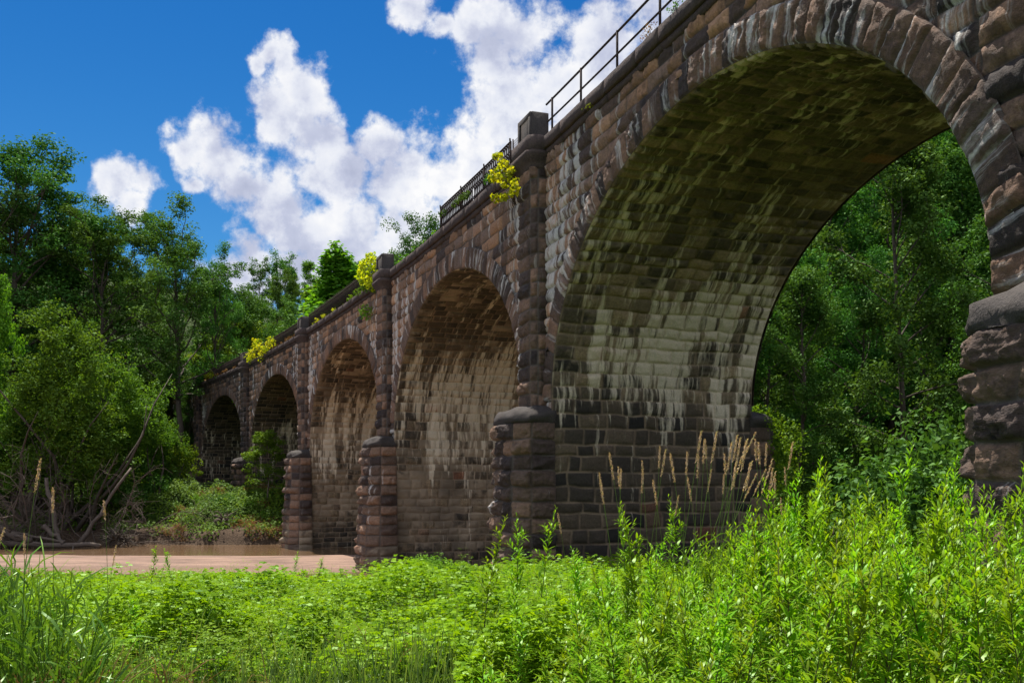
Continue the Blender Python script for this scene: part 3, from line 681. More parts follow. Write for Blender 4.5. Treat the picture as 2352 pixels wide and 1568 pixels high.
def drape_meshes(seed, mounds, leaf, size, nper, tall):
    """vines and shrubs: heaps of leaf clumps laid over a few rounded masses (x,y,z,rx,ry,rz)"""
    rg = np.random.default_rng(seed); lf = Acc(); st = Acc(); cen = []; cr = []
    for (x, y, z, rx, ry, rz_) in mounds:
        n = int(20*max(rx*rz_, rx*ry)**.8)+9
        d = rand_unit(n*2, rg); d = d[d[:, 2] > -.45][:n]
        lump = 1+.36*rg.normal(size=len(d))
        c = np.array([x, y, z])+d*np.array([rx, ry, rz_])*lump[:, None]*.88
        s = rg.uniform(.2, .75, len(d))*min(1.2, .55+.25*rx); cen.append(c); cr.append(np.stack([s, s, s*rg.uniform(.7, 1.5, len(d))], -1))
        for _ in range(3): tube(st, limb_path(np.array([x+rg.normal()*.3*rx, y+rg.normal()*.3*ry, -.4]), np.array([rg.normal()*.3, rg.normal()*.3, 1]), z+rz_*.5, rg, 6, .2), np.linspace(.07*tall, .015, 6), 5)
    blob_leaves(lf, np.concatenate(cen), np.concatenate(cr), nper, size, rg, shell=.3, up=.5)
    return st.data('stems', M_bark), lf.data('foliage', leaf)
def two(name, ms, label, cat, loc, rz=0, sc=1., group=None, parts=('trunk', 'crown')):
    t = thing(name, label, cat, loc, rz, group); t.scale = (sc, sc, sc) if np.isscalar(sc) else sc
    for pn, m_ in zip(parts, ms): obj(pn, m_, t)
    return t
round_p = lambda q: (.55+.75*q)*(1-q**3)**.7 if q < 1 else .1
cone_p = lambda q: (1.05-q*.92)
vase_p = lambda q: .55+.6*math.sin(min(1, q*1.15)*2.6)
P_tall = tree_meshes(1, 27, .30, 6.8, vase_p, 30, L_dark, None, .24, 92, .34, 6, (20, 62))
P_airy = tree_meshes(2, 25, .34, 6.6, vase_p, 30, L_mid, None, .22, 84, .30, 6, (25, 65), (.6, 1.1))
P_wide = tree_meshes(3, 22, .28, 7.2, round_p, 28, L_mid, None, .24, 90, .3, 6, (15, 60))
P_brit = tree_meshes(4, 17, .18, 5.2, round_p, 28, L_lite, None, .26, 60, .2, 6, (15, 65), (.6, 1.1))
P_cone = tree_meshes(5, 23, .25, 3.6, cone_p, 34, L_lite, None, .30, 40, .2, 6, (35, 68), (.6, 1.05), flat=.9)
P_wood = tree_meshes(6, 21, .12, 4.6, round_p, 34, L_mid, None, .19, 90, .19, 6, (10, 62), (.6, 1.1))
P_wod2 = tree_meshes(7, 23, .10, 4.2, vase_p, 34, L_dark, None, .19, 90, .2, 6, (5, 60), (.6, 1.1))
P_hill = tree_meshes(8, 19, .16, 5.6, round_p, 22, L_vine, None, .46, 40, .22, 5, (10, 60), (1.0, 1.7))
P_hil2 = tree_meshes(9, 21, .16, 5.0, vase_p, 22, L_mid, None, .46, 40, .22, 5, (10, 60), (1.0, 1.7))
P_sycm = tree_meshes(10, 20, .2, 5.0, round_p, 24, L_mid, None, .34, 30, .24, 5, (25, 60), (.7, 1.1), bark=M_dead)
P_shrb = drape_meshes(20, [(0, 0, .9, 1.3, 1.2, 1.0), (.9, .2, .7, .9, .9, .8), (-.9, -.1, .6, .9, .9, .7)], L_mid, .12, 64, .5)
P_shrl = drape_meshes(21, [(0, 0, 1.0, 1.2, 1.2, 1.2), (.8, .3, .8, .9, .8, .9)], L_lite, .115, 66, .5)
P_vcol = drape_meshes(22, [(0, 0, 3, 2.4, 2.2, 3.2), (.2, 0, 7, 2.1, 2.0, 3.2), (-.3, 0, 10.5, 1.5, 1.4, 2.6), (.9, -.3, 5, 1.5, 1.2, 2.0), (-1.3, .2, 7.5, 1.3, 1.2, 1.6)], L_vine, .155, 90, 2.)
P_vmas = drape_meshes(23, [(0, 0, 2.2, 2.6, 2.2, 2.4), (2.0, 0, 4.9, 1.9, 1.7, 1.3), (-1.9, .3, 4.2, 1.7, 1.7, 2.0), (.3, 0, 6.6, 2.0, 1.6, 1.0), (3.3, -.2, 3.6, 1.2, 1.1, .9), (-2.9, -.2, 2.6, 1.1, 1.0, 1.4), (1.4, -.5, 3.2, 1.5, 1.1, 1.2)], L_vine, .15, 90, 2.)
def atp(xd, D): return (xd-1176)*1.6327*D/FPX
def zat(yd, D): return EYE+(1116-yd)*1.6327*D/FPX
HG = {}
def hgt(P):                                  # real height of a prototype (its topmost leaves)
    k_ = P[1].name
    if k_ not in HG:
        a = np.empty(len(P[1].vertices)*3, np.float32); P[1].vertices.foreach_get('co', a); HG[k_] = float(np.percentile(a[2::3], 99.7))
    return HG[k_]
def put_tree(P, xd, ytop, D, Hproto, name, label, cat='tree', rz=None, group=None, parts=('trunk', 'crown'), wx=1.):
    x = atp(xd, D); z0 = float(gz(x, D)); s = (zat(ytop, D)-z0)/hgt(P)
    return two(name, P, label, cat, (x, D, z0-.1), random.uniform(0, 6.28) if rz is None else rz, (s*wx, s*wx, s), group, parts)
H27, VN, SH = 27.8, ('stems', 'foliage'), ('stems', 'foliage')
# ---- the tall trees of the far bank, left
put_tree(P_tall, 25, 318, 94, 27.3, 'broadleaf_tree', 'tallest dark tree at the left edge of the picture, above the river bank', rz=.3, wx=1.25)
put_tree(P_tall, -110, 380, 90, 27.3, 'broadleaf_tree', 'dark leaning tree cut off by the left picture edge behind the dead brush', rz=2., wx=1.3)
put_tree(P_airy, 150, 405, 99, 25.3, 'broadleaf_tree', 'airy dark tree second from left with sky showing through its twigs', rz=1.1, wx=1.25)
put_tree(P_airy, 238, 478, 96, 25.3, 'broadleaf_tree', 'thin crowned tree with a slanting trunk above the vine column', rz=4.2, wx=1.25)
put_tree(P_airy, 405, 462, 99, 25.3, 'broadleaf_tree', 'lone tall tree with forked dark trunk left of the white cloud', rz=2.6, wx=1.2)
put_tree(P_wide, 300, 610, 106, 22.3, 'broadleaf_tree', 'mid green tree filling in behind the lone forked tree', rz=.4)
put_tree(P_airy, 495, 560, 104, 25.3, 'broadleaf_tree', 'slim tree on the right flank of the forked tree, drooping toward the bridge', rz=3.3, wx=.8)
put_tree(P_wide, 90, 560, 104, 22.3, 'broadleaf_tree', 'dark round tree behind the vine covered column', rz=5.)
put_tree(P_wide, 555, 655, 118, 22.3, 'broadleaf_tree', 'dark tree standing above the far end of the viaduct', rz=1.7)
put_tree(P_brit, 525, 735, 116, 17.3, 'broadleaf_tree', 'pale sunlit tree just over the far end parapet', rz=2.2)
put_tree(P_brit, 455, 815, 116, 17.3, 'broadleaf_tree', 'low light green tree at the very end of the railing', rz=.8)
put_tree(P_sycm, 590, 690, 128, 20.3, 'sycamore_tree', 'pale trunked tree behind the fifth arch railing', rz=.2)
put_tree(P_brit, -22, 612, 74, 17.3, 'broadleaf_tree', 'yellow green tree at the left edge below the tall dark trees', rz=1., wx=.55)
put_tree(P_cone, 762, 572, 97, 23.2, 'poplar_tree', 'bright poplar rising behind the parapet beside the yellow bush', rz=.6, wx=1.9)
put_tree(P_cone, 722, 640, 99, 23.2, 'poplar_tree', 'lower bright poplar left of its taller neighbour behind the parapet', rz=2.6, wx=1.8)
put_tree(P_cone, 812, 600, 101, 23.2, 'poplar_tree', 'poplar partly hidden by the second parapet post', rz=4.)
put_tree(P_wod2, 945, 494, 74, 23.3, 'broadleaf_tree', 'dark feathery tree behind the parapet left of the ornate railing', rz=1.9, wx=.7)
put_tree(P_wood, 905, 575, 80, 21.3, 'broadleaf_tree', 'low bushy tree right of the second parapet post', rz=.9, wx=.8)
# ---- vine covered masses and shrubs on the far bank
put_tree(P_vcol, 150, 706, 73.5, 13.6, 'vine_covered_tree', 'tall column of vines over a dead trunk on the far bank', 'vine', .4, parts=VN, wx=1.15)
put_tree(P_vmas, 235, 818, 79, 8.0, 'vine_covered_tree', 'broad sunlit heap of vines with flat top, right of the vine column', 'vine', 0., parts=VN, wx=.85)
put_tree(P_vmas, 330, 925, 82, 8.0, 'vine_covered_tree', 'light green vine heap sloping down to the viaduct end', 'vine', .9, parts=VN, wx=.9)
put_tree(P_shrl, 388, 1005, 84, 2.5, 'shrub', 'light green bush beside the dark far arch', 'bush', 0, parts=SH, wx=.8)
put_tree(P_vcol, 75, 880, 76, 13.6, 'vine_covered_tree', 'shaded low vine column behind the dead brush', 'vine', 2., parts=VN, wx=1.5)
put_tree(P_vmas, 60, 960, 77, 8.0, 'vine_covered_tree', 'dark vine heap at the foot of the vine column', 'vine', 2.5, parts=VN)
put_tree(P_vmas, -60, 860, 76, 8.0, 'vine_covered_tree', 'vine heap at the left picture edge', 'vine', 3., parts=VN)
put_tree(P_shrb, 372, 1080, 82, 2.0, 'shrub', 'bush in front of the dark far arch, at the bank top', 'bush', 1., parts=SH)
put_tree(P_shrb, 318, 1060, 80, 2.0, 'shrub', 'round shrub under the light green vine heap', 'bush', 2., parts=SH)
put_tree(P_shrb, 280, 1090, 76, 2.0, 'shrub', 'low shrub at the bank brow under the sloping vines', 'bush', 3., parts=SH)
# small tree in front of the fourth pier
P_yng = tree_meshes(12, 8, .25, 2.6, round_p, 22, L_lite, None, .15, 46, .09, 6, (5, 60), (.3, .55), bark=M_dead)
put_tree(P_yng, 612, 985, 78, 8.3, 'young_tree', 'small bright tree with pale stems before the fourth pier', rz=.3, wx=1.25)
# bank shrubs
bank = [(520, 1126, 77.5, 'P_shrb', 'largest leafy bush on the bank, above the exposed roots'), (572, 1136, 77, 'P_shrl', 'bush on the bank brow beside the pier'), (452, 1132, 79, 'P_shrl', 'bright tuft on the bank brow under the fifth pier'),
        (492, 1196, 73.6, 'P_shrb', 'bush hanging over the water below the exposed roots'), (428, 1198, 73.8, 'P_shrl', 'bright low bush at the water edge left of the roots'), (606, 1168, 75, 'P_shrl', 'yellowish bush against the third pier'), (395, 1158, 76.5, 'P_shrb', 'shaded bush on the bank slope'),
        (350, 1176, 75, 'P_shrb', 'dark bush above the root ball'), (470, 1160, 76, 'P_shrb', 'small bush left of the exposed roots'), (545, 1186, 74.2, 'P_shrl', 'trailing bush right of the exposed roots')]
for xd, yt, D, P, lb in bank:
    put_tree(globals()[P], xd, yt, D, 2.0 if P == 'P_shrb' else 2.4, 'shrub', lb, 'bush', None, 'bushes along the far bank', SH, random.uniform(.7, 1.05))
# ---- far hillside wood: single trees, back to front
rg = np.random.default_rng(42); k = 0
for (y0, y1, n, xa, xb) in ((104, 135, 34, -.40, -.02), (135, 190, 44, -.50, .10), (190, 280, 60, -.55, .2)):
    for i in range(n):
        y = rg.uniform(y0, y1); x = y*rg.uniform(xa, xb)
        # keep clear of the viaduct
        rr = math.hypot(x-C0[0], y-C0[1])
        if RAD-5 < rr < RAD+16: continue
        if rr >= RAD+16 and y < 130 and x/y > -.3: continue
        P, H_ = ((P_hill, 19.5), (P_hil2, 21.5))[k % 2]; k += 1
        s = rg.uniform(.65, 1.0)*(.85 if y < 135 else .95)
        two('hillside_tree', P, 'leafy tree of the wooded hillside behind the far end of the viaduct', 'tree', (x, y, float(gz(x, y))-.2), rg.uniform(0, 6.28), s, 'trees of the wooded hillside')
# more wood behind the left bank
for i in range(26):
    y = rg.uniform(103, 128); x = y*rg.uniform(-.56, -.30)
    P, H_ = ((P_wide, 22), (P_hil2, 21), (P_wod2, 23))[i % 3]
    top = 24 if x/y < -.42 else 17
    two('bank_wood_tree', P, 'dark tree filling the wood behind the tall trees of the left bank', 'tree', (x, y, float(gz(x, y))-.2), rg.uniform(0, 6.28), rg.uniform(.6, .85)*top/23, 'trees of the wood behind the left bank')
# ---- the wood seen through the nearest arch
spots = []
for i in range(600):
    y = rg.uniform(43, 112); x = y*rg.uniform(.16, .62)
    if x < 9+.0*y or any((x-a)**2+(y-b)**2 < (2.5+.02*y)**2 for a, b in spots): continue
    spots.append((x, y))
    if len(spots) > 92: break
for i, (x, y) in enumerate(spots):
    P = (P_wood, P_wod2)[i % 2]; s = (rg.uniform(.5, .9) if y < 56 else rg.uniform(.9, 1.25) if y < 74 else rg.uniform(1.3, 1.7))
    two('woodland_tree', P, 'slender leafy tree of the dense wood seen through the nearest arch', 'tree', (x, y, float(gz(x, y))-.2), rg.uniform(0, 6.28), s, 'trees of the wood seen through the nearest arch')
for i in range(46):
    y = rg.uniform(36, 80); x = y*rg.uniform(.235, .56)
    if x > 20 and y < 34: continue
    P = (P_shrb, P_shrl, P_shrb)[i % 3]
    two('undergrowth_shrub', P, 'leafy shrub growing under the wood seen through the nearest arch', 'bush', (x, y, float(gz(x, y))-.1), rg.uniform(0, 6.28), rg.uniform(.8, 1.7), 'undergrowth of the wood seen through the nearest arch', SH)
put_tree(P_shrb, 2185, 925, 36, 2.4, 'shrub', 'pale leaved sapling bush just left of the near right pier', 'bush', .5, parts=SH, wx=.75)
put_tree(P_shrb, 2130, 1020, 33, 2.4, 'shrub', 'spreading bush in the shade left of the near right pier', 'bush', 2.5, parts=SH, wx=1.)
# ivy on the rear plinth of the middle pier
acc = Acc(); rg = np.random.default_rng(77); n = 60
ss = rg.uniform(-1.6, 2.0, n); oo = rg.uniform(.55, 1.7, n); zz = 6.75-(.35*(ss-.4))**2-.9*(oo-.6)**2 - rg.random(n)**2*2.6
cen = wp(ss, -WID-oo, zz); blob_leaves(acc, cen, np.repeat(rg.uniform(.22, .42, n)[:, None], 3, 1), 70, .10, rg, shell=.2)
tag(obj('ivy', acc.data('ivy', L_lite)), 'bright mound of ivy over the rear plinth of the middle pier', 'ivy')
# ================================================================== FOREGROUND PLANTS
def lance(acc, B, D, N, L, Wd, rnd, droop=.25):
    """narrow pointed leaves: 6 points, folded at two cross lines"""
    n = len(B); D = unit(D); N = unit(N-D*np.sum(N*D, 1, keepdims=True)); Sd = np.cross(D, N)
    L = np.broadcast_to(L, (n,))[:, None]; Wd = np.broadcast_to(Wd, (n,))[:, None]
    p = lambda f, w, dr: B+D*L*f+Sd*Wd*w-np.array([0, 0, 1.])*L*dr*droop+N*Wd*abs(w)*.3
    V = np.stack([p(0, 0, 0), p(.33, .5, .06), p(.33, -.5, .06), p(.7, .36, .35), p(.7, -.36, .35), p(1, 0, .8)], 1)
    i = np.arange(6*n).reshape(n, 6)
    acc.add(V.reshape(-1, 3), [i[:, [0, 1, 2]], i[:, [3, 5, 4]], i[:, [1, 3, 4, 2]]], rnd=np.repeat(rnd, 6))
def blades(acc, B, D, L, Wd, rnd, bend=.6, bdir=None, rg=rng):
    n = len(B); D = unit(D); a = rg.uniform(0, 2*np.pi, n); H = np.stack([np.cos(a), np.sin(a), 0*a], -1) if bdir is None else bdir
    Sd = unit(np.cross(D, H)+1e-6); L = np.broadcast_to(L, (n,))[:, None]; Wd = np.broadcast_to(Wd, (n,))[:, None]; bend = np.broadcast_to(bend, (n,))[:, None]
    c = lambda f: B + D*L*f + H*L*bend*f**2*.6 - np.array([0, 0, 1.])*L*bend*f**3*.45
    V = np.stack([c(0)-Sd*Wd*.35, c(0)+Sd*Wd*.35, c(.4)-Sd*Wd*.5, c(.4)+Sd*Wd*.5, c(.75)-Sd*Wd*.36, c(.75)+Sd*Wd*.36, c(1.)], 1)
    i = np.arange(7*n).reshape(n, 7)
    acc.add(V.reshape(-1, 3), [i[:, [0, 1, 3, 2]], i[:, [2, 3, 5, 4]], i[:, [4, 5, 6]]], rnd=np.repeat(rnd, 7))
def weed_parts(seed, H=1.9, dens=1., lean=.05):
    rg = np.random.default_rng(seed); st = Acc(); lf = Acc()
    n = 9; z = np.linspace(0, H, n); az = rg.uniform(0, 6.28)
    P = np.stack([lean*H*(z/H)**2*math.cos(az)+np.cumsum(rg.normal(size=n))*.008, lean*H*(z/H)**2*math.sin(az)+np.cumsum(rg.normal(size=n))*.008, z], -1)
    tube(st, P, np.linspace(.0068, .002, n), 5, rnd=.3)
    at = lambda zz: np.stack([np.interp(zz, z, P[:, 0]), np.interp(zz, z, P[:, 1]), zz], -1)
    def run(B0, ax, m, L0, tip):                    # leaves up an axis
        f = (np.arange(m)+.5)/m; f = f**.85; a = np.arange(m)*2.399+rg.uniform(0, 6)+rg.normal(size=m)*.25
        pos = B0(f); e = R_(62)-R_(34)*f**1.5+rg.normal(size=m)*.16
        rad = np.stack([np.cos(a), np.sin(a), 0*a], -1); ax = unit(ax)
        rad = unit(rad-ax*np.sum(rad*ax, 1, keepdims=True))
        D = rad*np.sin(e)[:, None]+ax*np.cos(e)[:, None]
        L = L0*(1-.62*np.maximum(0, (f-.72)/.28)**1.2)*rg.uniform(.75, 1.2, m)*np.where(f < .15, .75, 1)
        N = unit(np.cross(np.cross(D, np.array([0, 0, 1.]))+1e-5, D))
        lance(lf, pos, D, N, L*1.12, L*rg.uniform(.17, .235, m), np.clip(.35+.35*f+rg.normal(size=m)*.18, 0, 1), .28)
    m = int(76*dens*H/1.9)
    run(lambda f: at(H*(.12+.88*f)), np.array([[0, 0, 1.]]), m, .14, 1)
    for j in range(int(15*dens)):                   # short side shoots
        f = rg.uniform(.28, .9); a = j*2.4+rg.normal()*.3; l = .30*(1.05-f)+.06; b = at(np.array([H*f]))[0]
        e = R_(40+rg.normal()*8); d = np.array([math.cos(a)*math.sin(e), math.sin(a)*math.sin(e), math.cos(e)])
        Q = np.array([b, b+d*l*.55, b+d*l+np.array([0, 0, l*.12])]); tube(st, Q, [.0028, .002, .0012], 3, rnd=.5)
        run(lambda g: Q[0]+(Q[2]-Q[0])*g[:, None], d[None], int(8+l*18), .095, 1)
    return st, lf
weeds = []
for i in range(8):
    s_, l_ = weed_parts(900+i, 1.9, rng.uniform(.9, 1.15), rng.uniform(.03, .16)); weeds.append((s_, l_, (s_.data('stem', M_stem), l_.data('leaves', L_weed))))
ENV = np.array([(1040, 1510), (1090, 1430), (1150, 1370), (1250, 1330), (1330, 1290), (1420, 1265), (1520, 1240), (1620, 1235), (1700, 1195), (1800, 1150), (1900, 1125), (2000, 1115), (2100, 1125), (2200, 1120), (2352, 1095), (2600, 1060)], float)
def put_weed(x, y, top, label, group, i=None):
    g = float(gz(x, y)); s = (top-g)/1.9
    return two('tall_weed', weeds[random.randrange(8) if i is None else i][2], label, 'weed', (x, y, g-.03), random.uniform(0, 6.28), (min(1.25, .45+.55*s)*1., min(1.25, .45+.55*s), s), group, ('stem', 'leaves'))
STAND = [(1104, 1178, 9.6, 'leftmost of three tall weeds before the base of the middle pier'), (1182, 1176, 9.0, 'middle of three tall weeds before the base of the middle pier'), (1228, 1160, 9.8, 'right one of three tall weeds before the base of the middle pier'),
         (1497, 1146, 8.2, 'tall weed alone before the black stones under the arch, left of the seed heads'), (1352, 1252, 8.8, 'weed left of the seed heads, below the white stained corner'), (1600, 1250, 8.8, 'weed below the densest seed heads'),
         (1745, 1128, 9.2, 'weed under the right end of the seed heads'), (1818, 1094, 8.6, 'weed at the left border of the dark wood'), (1884, 1042, 9.4, 'left weed of the close pair standing before the dark wood'), (1912, 1062, 9.2, 'right weed of the close pair standing before the dark wood'),
         (2018, 1002, 8.0, 'tallest weed, rising before the dark wood under the nearest arch'), (2062, 1090, 8.4, 'shorter weed touching the right of the tallest one'), (2150, 1048, 9.0, 'weed before the pale bush left of the near right pier'), (2196, 1098, 8.4, 'weed at the foot of the near right pier, left of its corner'),
         (2310, 1052, 8.0, 'tall weed overlapping the near right pier'), (2262, 1120, 7.4, 'weed before the lowest pale stone of the near right pier'), (1680, 1190, 8.4, 'weed right of the seed heads, below the ivy'), (1440, 1275, 8.2, 'weed below the leftmost seed heads')]
for j, (xd, yt, D, lb) in enumerate(STAND): put_weed(atp(xd, D), D, zat(yt, D), lb, 'tall weeds standing out above the thicket', j % 8)
rg = np.random.default_rng(5); cnt = 0; placed = []
stf_s, stf_l = Acc(), Acc()
while cnt < 282:
    D = 4.6+7.6*rg.random()**1.15; xd = rg.uniform(1040, 2560)
    x = atp(xd, D)
    if x > 1.5 and D > 8.6 and (x-7.0)**2+(D-11.6)**2 < 2.4**2: continue
    if rg.random() > sstep(xd, 1020, 1330)*.9+.12: continue
    if any((x-a)**2+(D-b)**2 < .15**2 for a, b in placed): continue
    ye = np.interp(xd, ENV[:, 0], ENV[:, 1])+rg.uniform(-8, 120)*(.5+D/16)+max(0, 8-D)*rg.uniform(20, 75) - (rg.uniform(40, 130) if rg.random() < .16 else 0)
    top = zat(ye, D); g = float(gz(x, D))
    if top-g < .8: continue
    top = min(top, g+2.15)
    placed.append((x, D)); cnt += 1
    put_weed(x, D, top, 'leafy green weed in the thicket filling the lower right', 'weeds of the thicket filling the lower right')
V_all = []
for i in range(330):                                 # the rest of the thicket, farther back and low between the stems
    D = rg.uniform(13.5, 25) if i < 130 else rg.uniform(5.2, 14); xd = rg.uniform(1150, 2560); x = atp(xd, D); g = float(gz(x, D))
    if (x-7.0)**2+(D-11.6)**2 < 2.4**2 or D > float(edge_y(x))-1: continue
    if i >= 130 and xd < 1330: continue
    top = min(zat(np.interp(xd, ENV[:, 0], ENV[:, 1])+rg.uniform(10, 110)+(rg.uniform(60, 260) if i >= 130 else 0), D), g+1.9); s = (top-g)/1.9
    if s < .3: continue
    a = rg.uniform(0, 6.28); M3 = np.array([[math.cos(a), -math.sin(a), 0], [math.sin(a), math.cos(a), 0], [0, 0, 1]])
    w = weeds[i % 8]
    for src, dst in ((w[0], stf_s), (w[1], stf_l)):
        Vv = np.concatenate(src.V)@M3.T*np.array([.9, .9, s])+np.array([x, D, g])
        dst.add(Vv, [np.concatenate(p) for p in src.P.values()], rnd=np.concatenate(src.A['rnd']))
o = tag(obj('weed_thicket', stf_l.data('weed_thicket', L_weed)), 'green thicket of smaller weeds between and behind the tall ones', 'weeds', kind='stuff')
obj('stems', stf_s.data('stems', M_stem), o)
# ---- ground cover: lobed leaves in low mounds
rg = np.random.default_rng(11)
acc = Acc()
def cover_h(x, y): return (1-.45*sstep(y, 14, 23))*(.55*np.clip(fbm(x*1.3+9, y*.9, 54)*2.6-1.05, 0, 1)+.10+.55*np.clip(fbm(x*.55, y*.4, 51)*1.9-.45, 0, 1) + .12*fbm(x*2.2, y*2.2, 52))
N = 270000
D = 1/(1/8.0-(1/8.0-1/31.)*rg.random(N)**.95); xd = np.where(rg.random(N) < .15, rg.uniform(-800, -90, N), rg.uniform(-90, 1800, N)); x = atp(xd, D)
ok = (D < edge_y(x)+1.8) & (rg.random(N) < 1.12-.75*sstep(xd, 1150, 1500)) & (rg.random(N) < np.where(xd > 1050, 1, sstep(D, 8.6, 10.8+1.0*fbm(x*.9, D*.5, 8)))) & ~((np.abs(x-.9) < 1.9) & (np.abs(D-31.2) < 1.8))
ok &= rg.random(N) < .35+1.1*fbm(x*1.3, D*.8, 57)
x, D = x[ok], D[ok]; n = len(x)
h = cover_h(x, D); z = gz(x, D)+h*rg.uniform(.1, 1.12, n)**.7+.02
size = rg.uniform(.03, .085, n)*(1+.02*(D-8)); rn = np.clip(.25+.6*fbm(x*.8, D*.6, 60)+rg.normal(size=n)*.16, 0, 1)
Nn = unit(np.stack([rg.normal(size=n)*.55, rg.normal(size=n)*.55-.1, np.ones(n)], -1)); a = rg.uniform(0, 6.28, n)
for da, sc in ((0, 1.), (1.05, .8), (-1.05, .8)):
    Dr = np.stack([np.cos(a+da), np.sin(a+da), 0*a-.15], -1); C = np.stack([x, D, z], -1)+Dr*size[:, None]*.42*sc
    leaf_cards(acc, C, Nn, Dr, size*sc, size*.62*sc, rn, .12)
o = tag(obj('ground_cover', acc.data('ground_cover', L_cover)), 'bright green mat of lobed creeping leaves covering the meadow', 'ground cover', kind='stuff')
# stalks and pale grass panicles poking through it
acc = Acc(); n = 5200; D = 1/(1/8.2-(1/8.2-1/27.)*rg.random(n)); x = atp(rg.uniform(-40, 1320, n), D); ok = D < edge_y(x)+.5; x, D = x[ok], D[ok]; n = len(x)
L = rg.uniform(.25, .7, n)*rg.uniform(.6, 1.1, n); B = np.stack([x, D, gz(x, D)+cover_h(x, D)*.4], -1)
blades(acc, B, np.stack([rg.normal(size=n)*.16, rg.normal(size=n)*.16, np.ones(n)], -1), L, rg.uniform(.006, .014, n), rg.random(n)*.9, .35, rg=rg)
tag(obj('meadow_grass', acc.data('meadow_grass', L_grass)), 'thin grass stalks poking through the creeping leaves', 'grass', kind='stuff')
acc = Acc(); n = 4200; D = 1/(1/8.0-(1/8.0-1/24.)*rg.random(n)); x = atp(rg.uniform(-40, 1420, n), D); ok = (D < edge_y(x)+.5) & (fbm(x*.9, D*.7, 91) > .50); x, D = x[ok], D[ok]; n = len(x)
blades(acc, np.stack([x, D, gz(x, D)+cover_h(x, D)*.55], -1), np.stack([rg.normal(size=n)*.45, rg.normal(size=n)*.45, np.ones(n)*.8], -1), rg.uniform(.2, .55, n), rg.uniform(.005, .012, n), rg.random(n), rg.uniform(.3, 1.2, n), rg=rg)
tag(obj('dry_grass', acc.data('dry_grass', L_rust)), 'scattered brown dead stems among the creeping leaves', 'grass', kind='stuff')
acc = Acc(); n = 900; D = 1/(1/8.6-(1/8.6-1/22.)*rg.random(n)); x = atp(rg.uniform(150, 1350, n), D); ok = fbm(x*.7+4, D*.5, 93) > .52; x, D = x[ok], D[ok]; n = len(x)
B = np.stack([x, D, gz(x, D)+cover_h(x, D)], -1); m_ = 16
C = np.repeat(B, m_, 0)+np.stack([rg.normal(size=n*m_)*.07, rg.normal(size=n*m_)*.07, rg.random(n*m_)*.32-.05], -1); a = rg.uniform(0, 6.28, n*m_)
Dd = np.stack([np.cos(a), np.sin(a), .35+0*a], -1); lance(acc, C, Dd, np.tile([0, 0, 1.], (n*m_, 1)), rg.uniform(.05, .11, n*m_), rg.uniform(.018, .034, n*m_), np.repeat(rg.random(n), m_)*.6, .3)
tag(obj('meadow_herbs', acc.data('meadow_herbs', L_weed)), 'taller pointed leaf herbs rising in patches above the creeping leaves', 'herbs', kind='stuff')
# short grass along the front
acc = Acc(); n = 52000; D = rg.uniform(7.4, 11.2, n)-rg.random(n)*.3; xd = rg.uniform(60, 1320, n); x = atp(xd, D)
ok = rg.random(n) < (1-sstep(D, 8.9, 10.9))*(.35+1.1*fbm(x*1.1, D*1.4, 70)); x, D = x[ok], D[ok]; n = len(x)
L = rg.uniform(.14, .42, n); B = np.stack([x, D, gz(x, D)-.02], -1)
blades(acc, B, np.stack([rg.normal(size=n)*.34, rg.normal(size=n)*.34, np.ones(n)], -1), L, rg.uniform(.005, .011, n), np.clip(.45+rg.normal(size=n)*.25, 0, 1), rg.uniform(.3, 1.1, n), rg=rg)
tag(obj('front_grass', acc.data('front_grass', L_grass)), 'soft green grass along the bottom of the meadow', 'grass', kind='stuff')
# low litter of cover on the near bank slope
# ---- grass stalks with tan seed heads
def stalk_parts(seed, H, lean, hl):
    rg = np.random.default_rng(seed); st = Acc(); hd = Acc(); lf = Acc()
    n = 9; f = np.linspace(0, 1, n); P = np.stack([lean*H*f**1.8, .03*H*np.sin(f*3+seed), H*f], -1); tube(st, P, np.linspace(.004, .0017, n), 4, rnd=.9)
    m = 60; g = rg.uniform(1-hl/H, 1.0, m); c = np.stack([np.interp(g, f, P[:, 0]), np.interp(g, f, P[:, 1]), H*g], -1)
    w = .0105*np.sin(np.clip((g-(1-hl/H))/(hl/H), .06, .96)*np.pi)**.6+.003
    d = rand_unit(m, rg); c = c+d*w[:, None]*.55*np.array([1, 1, .6])
    leaf_cards(hd, c, d, np.array([lean*1.6, 0, 1.])+rg.normal(size=(m, 3))*.18, rg.uniform(.026, .046, m), rg.uniform(.007, .012, m), rg.uniform(.2, .9, m))
    b = int(rg.integers(3, 6)); q = rg.uniform(.12, .55, b); B = np.stack([np.interp(q, f, P[:, 0]), np.interp(q, f, P[:, 1]), H*q], -1); a = rg.uniform(0, 6.28, b)
    blades(lf, B, np.stack([np.cos(a)*.5, np.sin(a)*.5, np.ones(b)], -1), rg.uniform(.3, .5, b), .013, rg.random(b), .8, rg=rg)
    return st.data('stem', L_grass), hd.data('seed_head', L_dry), lf.data('blades', L_reed)
STK = [stalk_parts(i, 2.2, l, h) for i, (l, h) in enumerate([(-.10, .24), (.02, .2), (.10, .26), (.2, .3), (.30, .28), (-.04, .18)])]
SLEAN = [-.10, .02, .10, .2, .30, -.04]
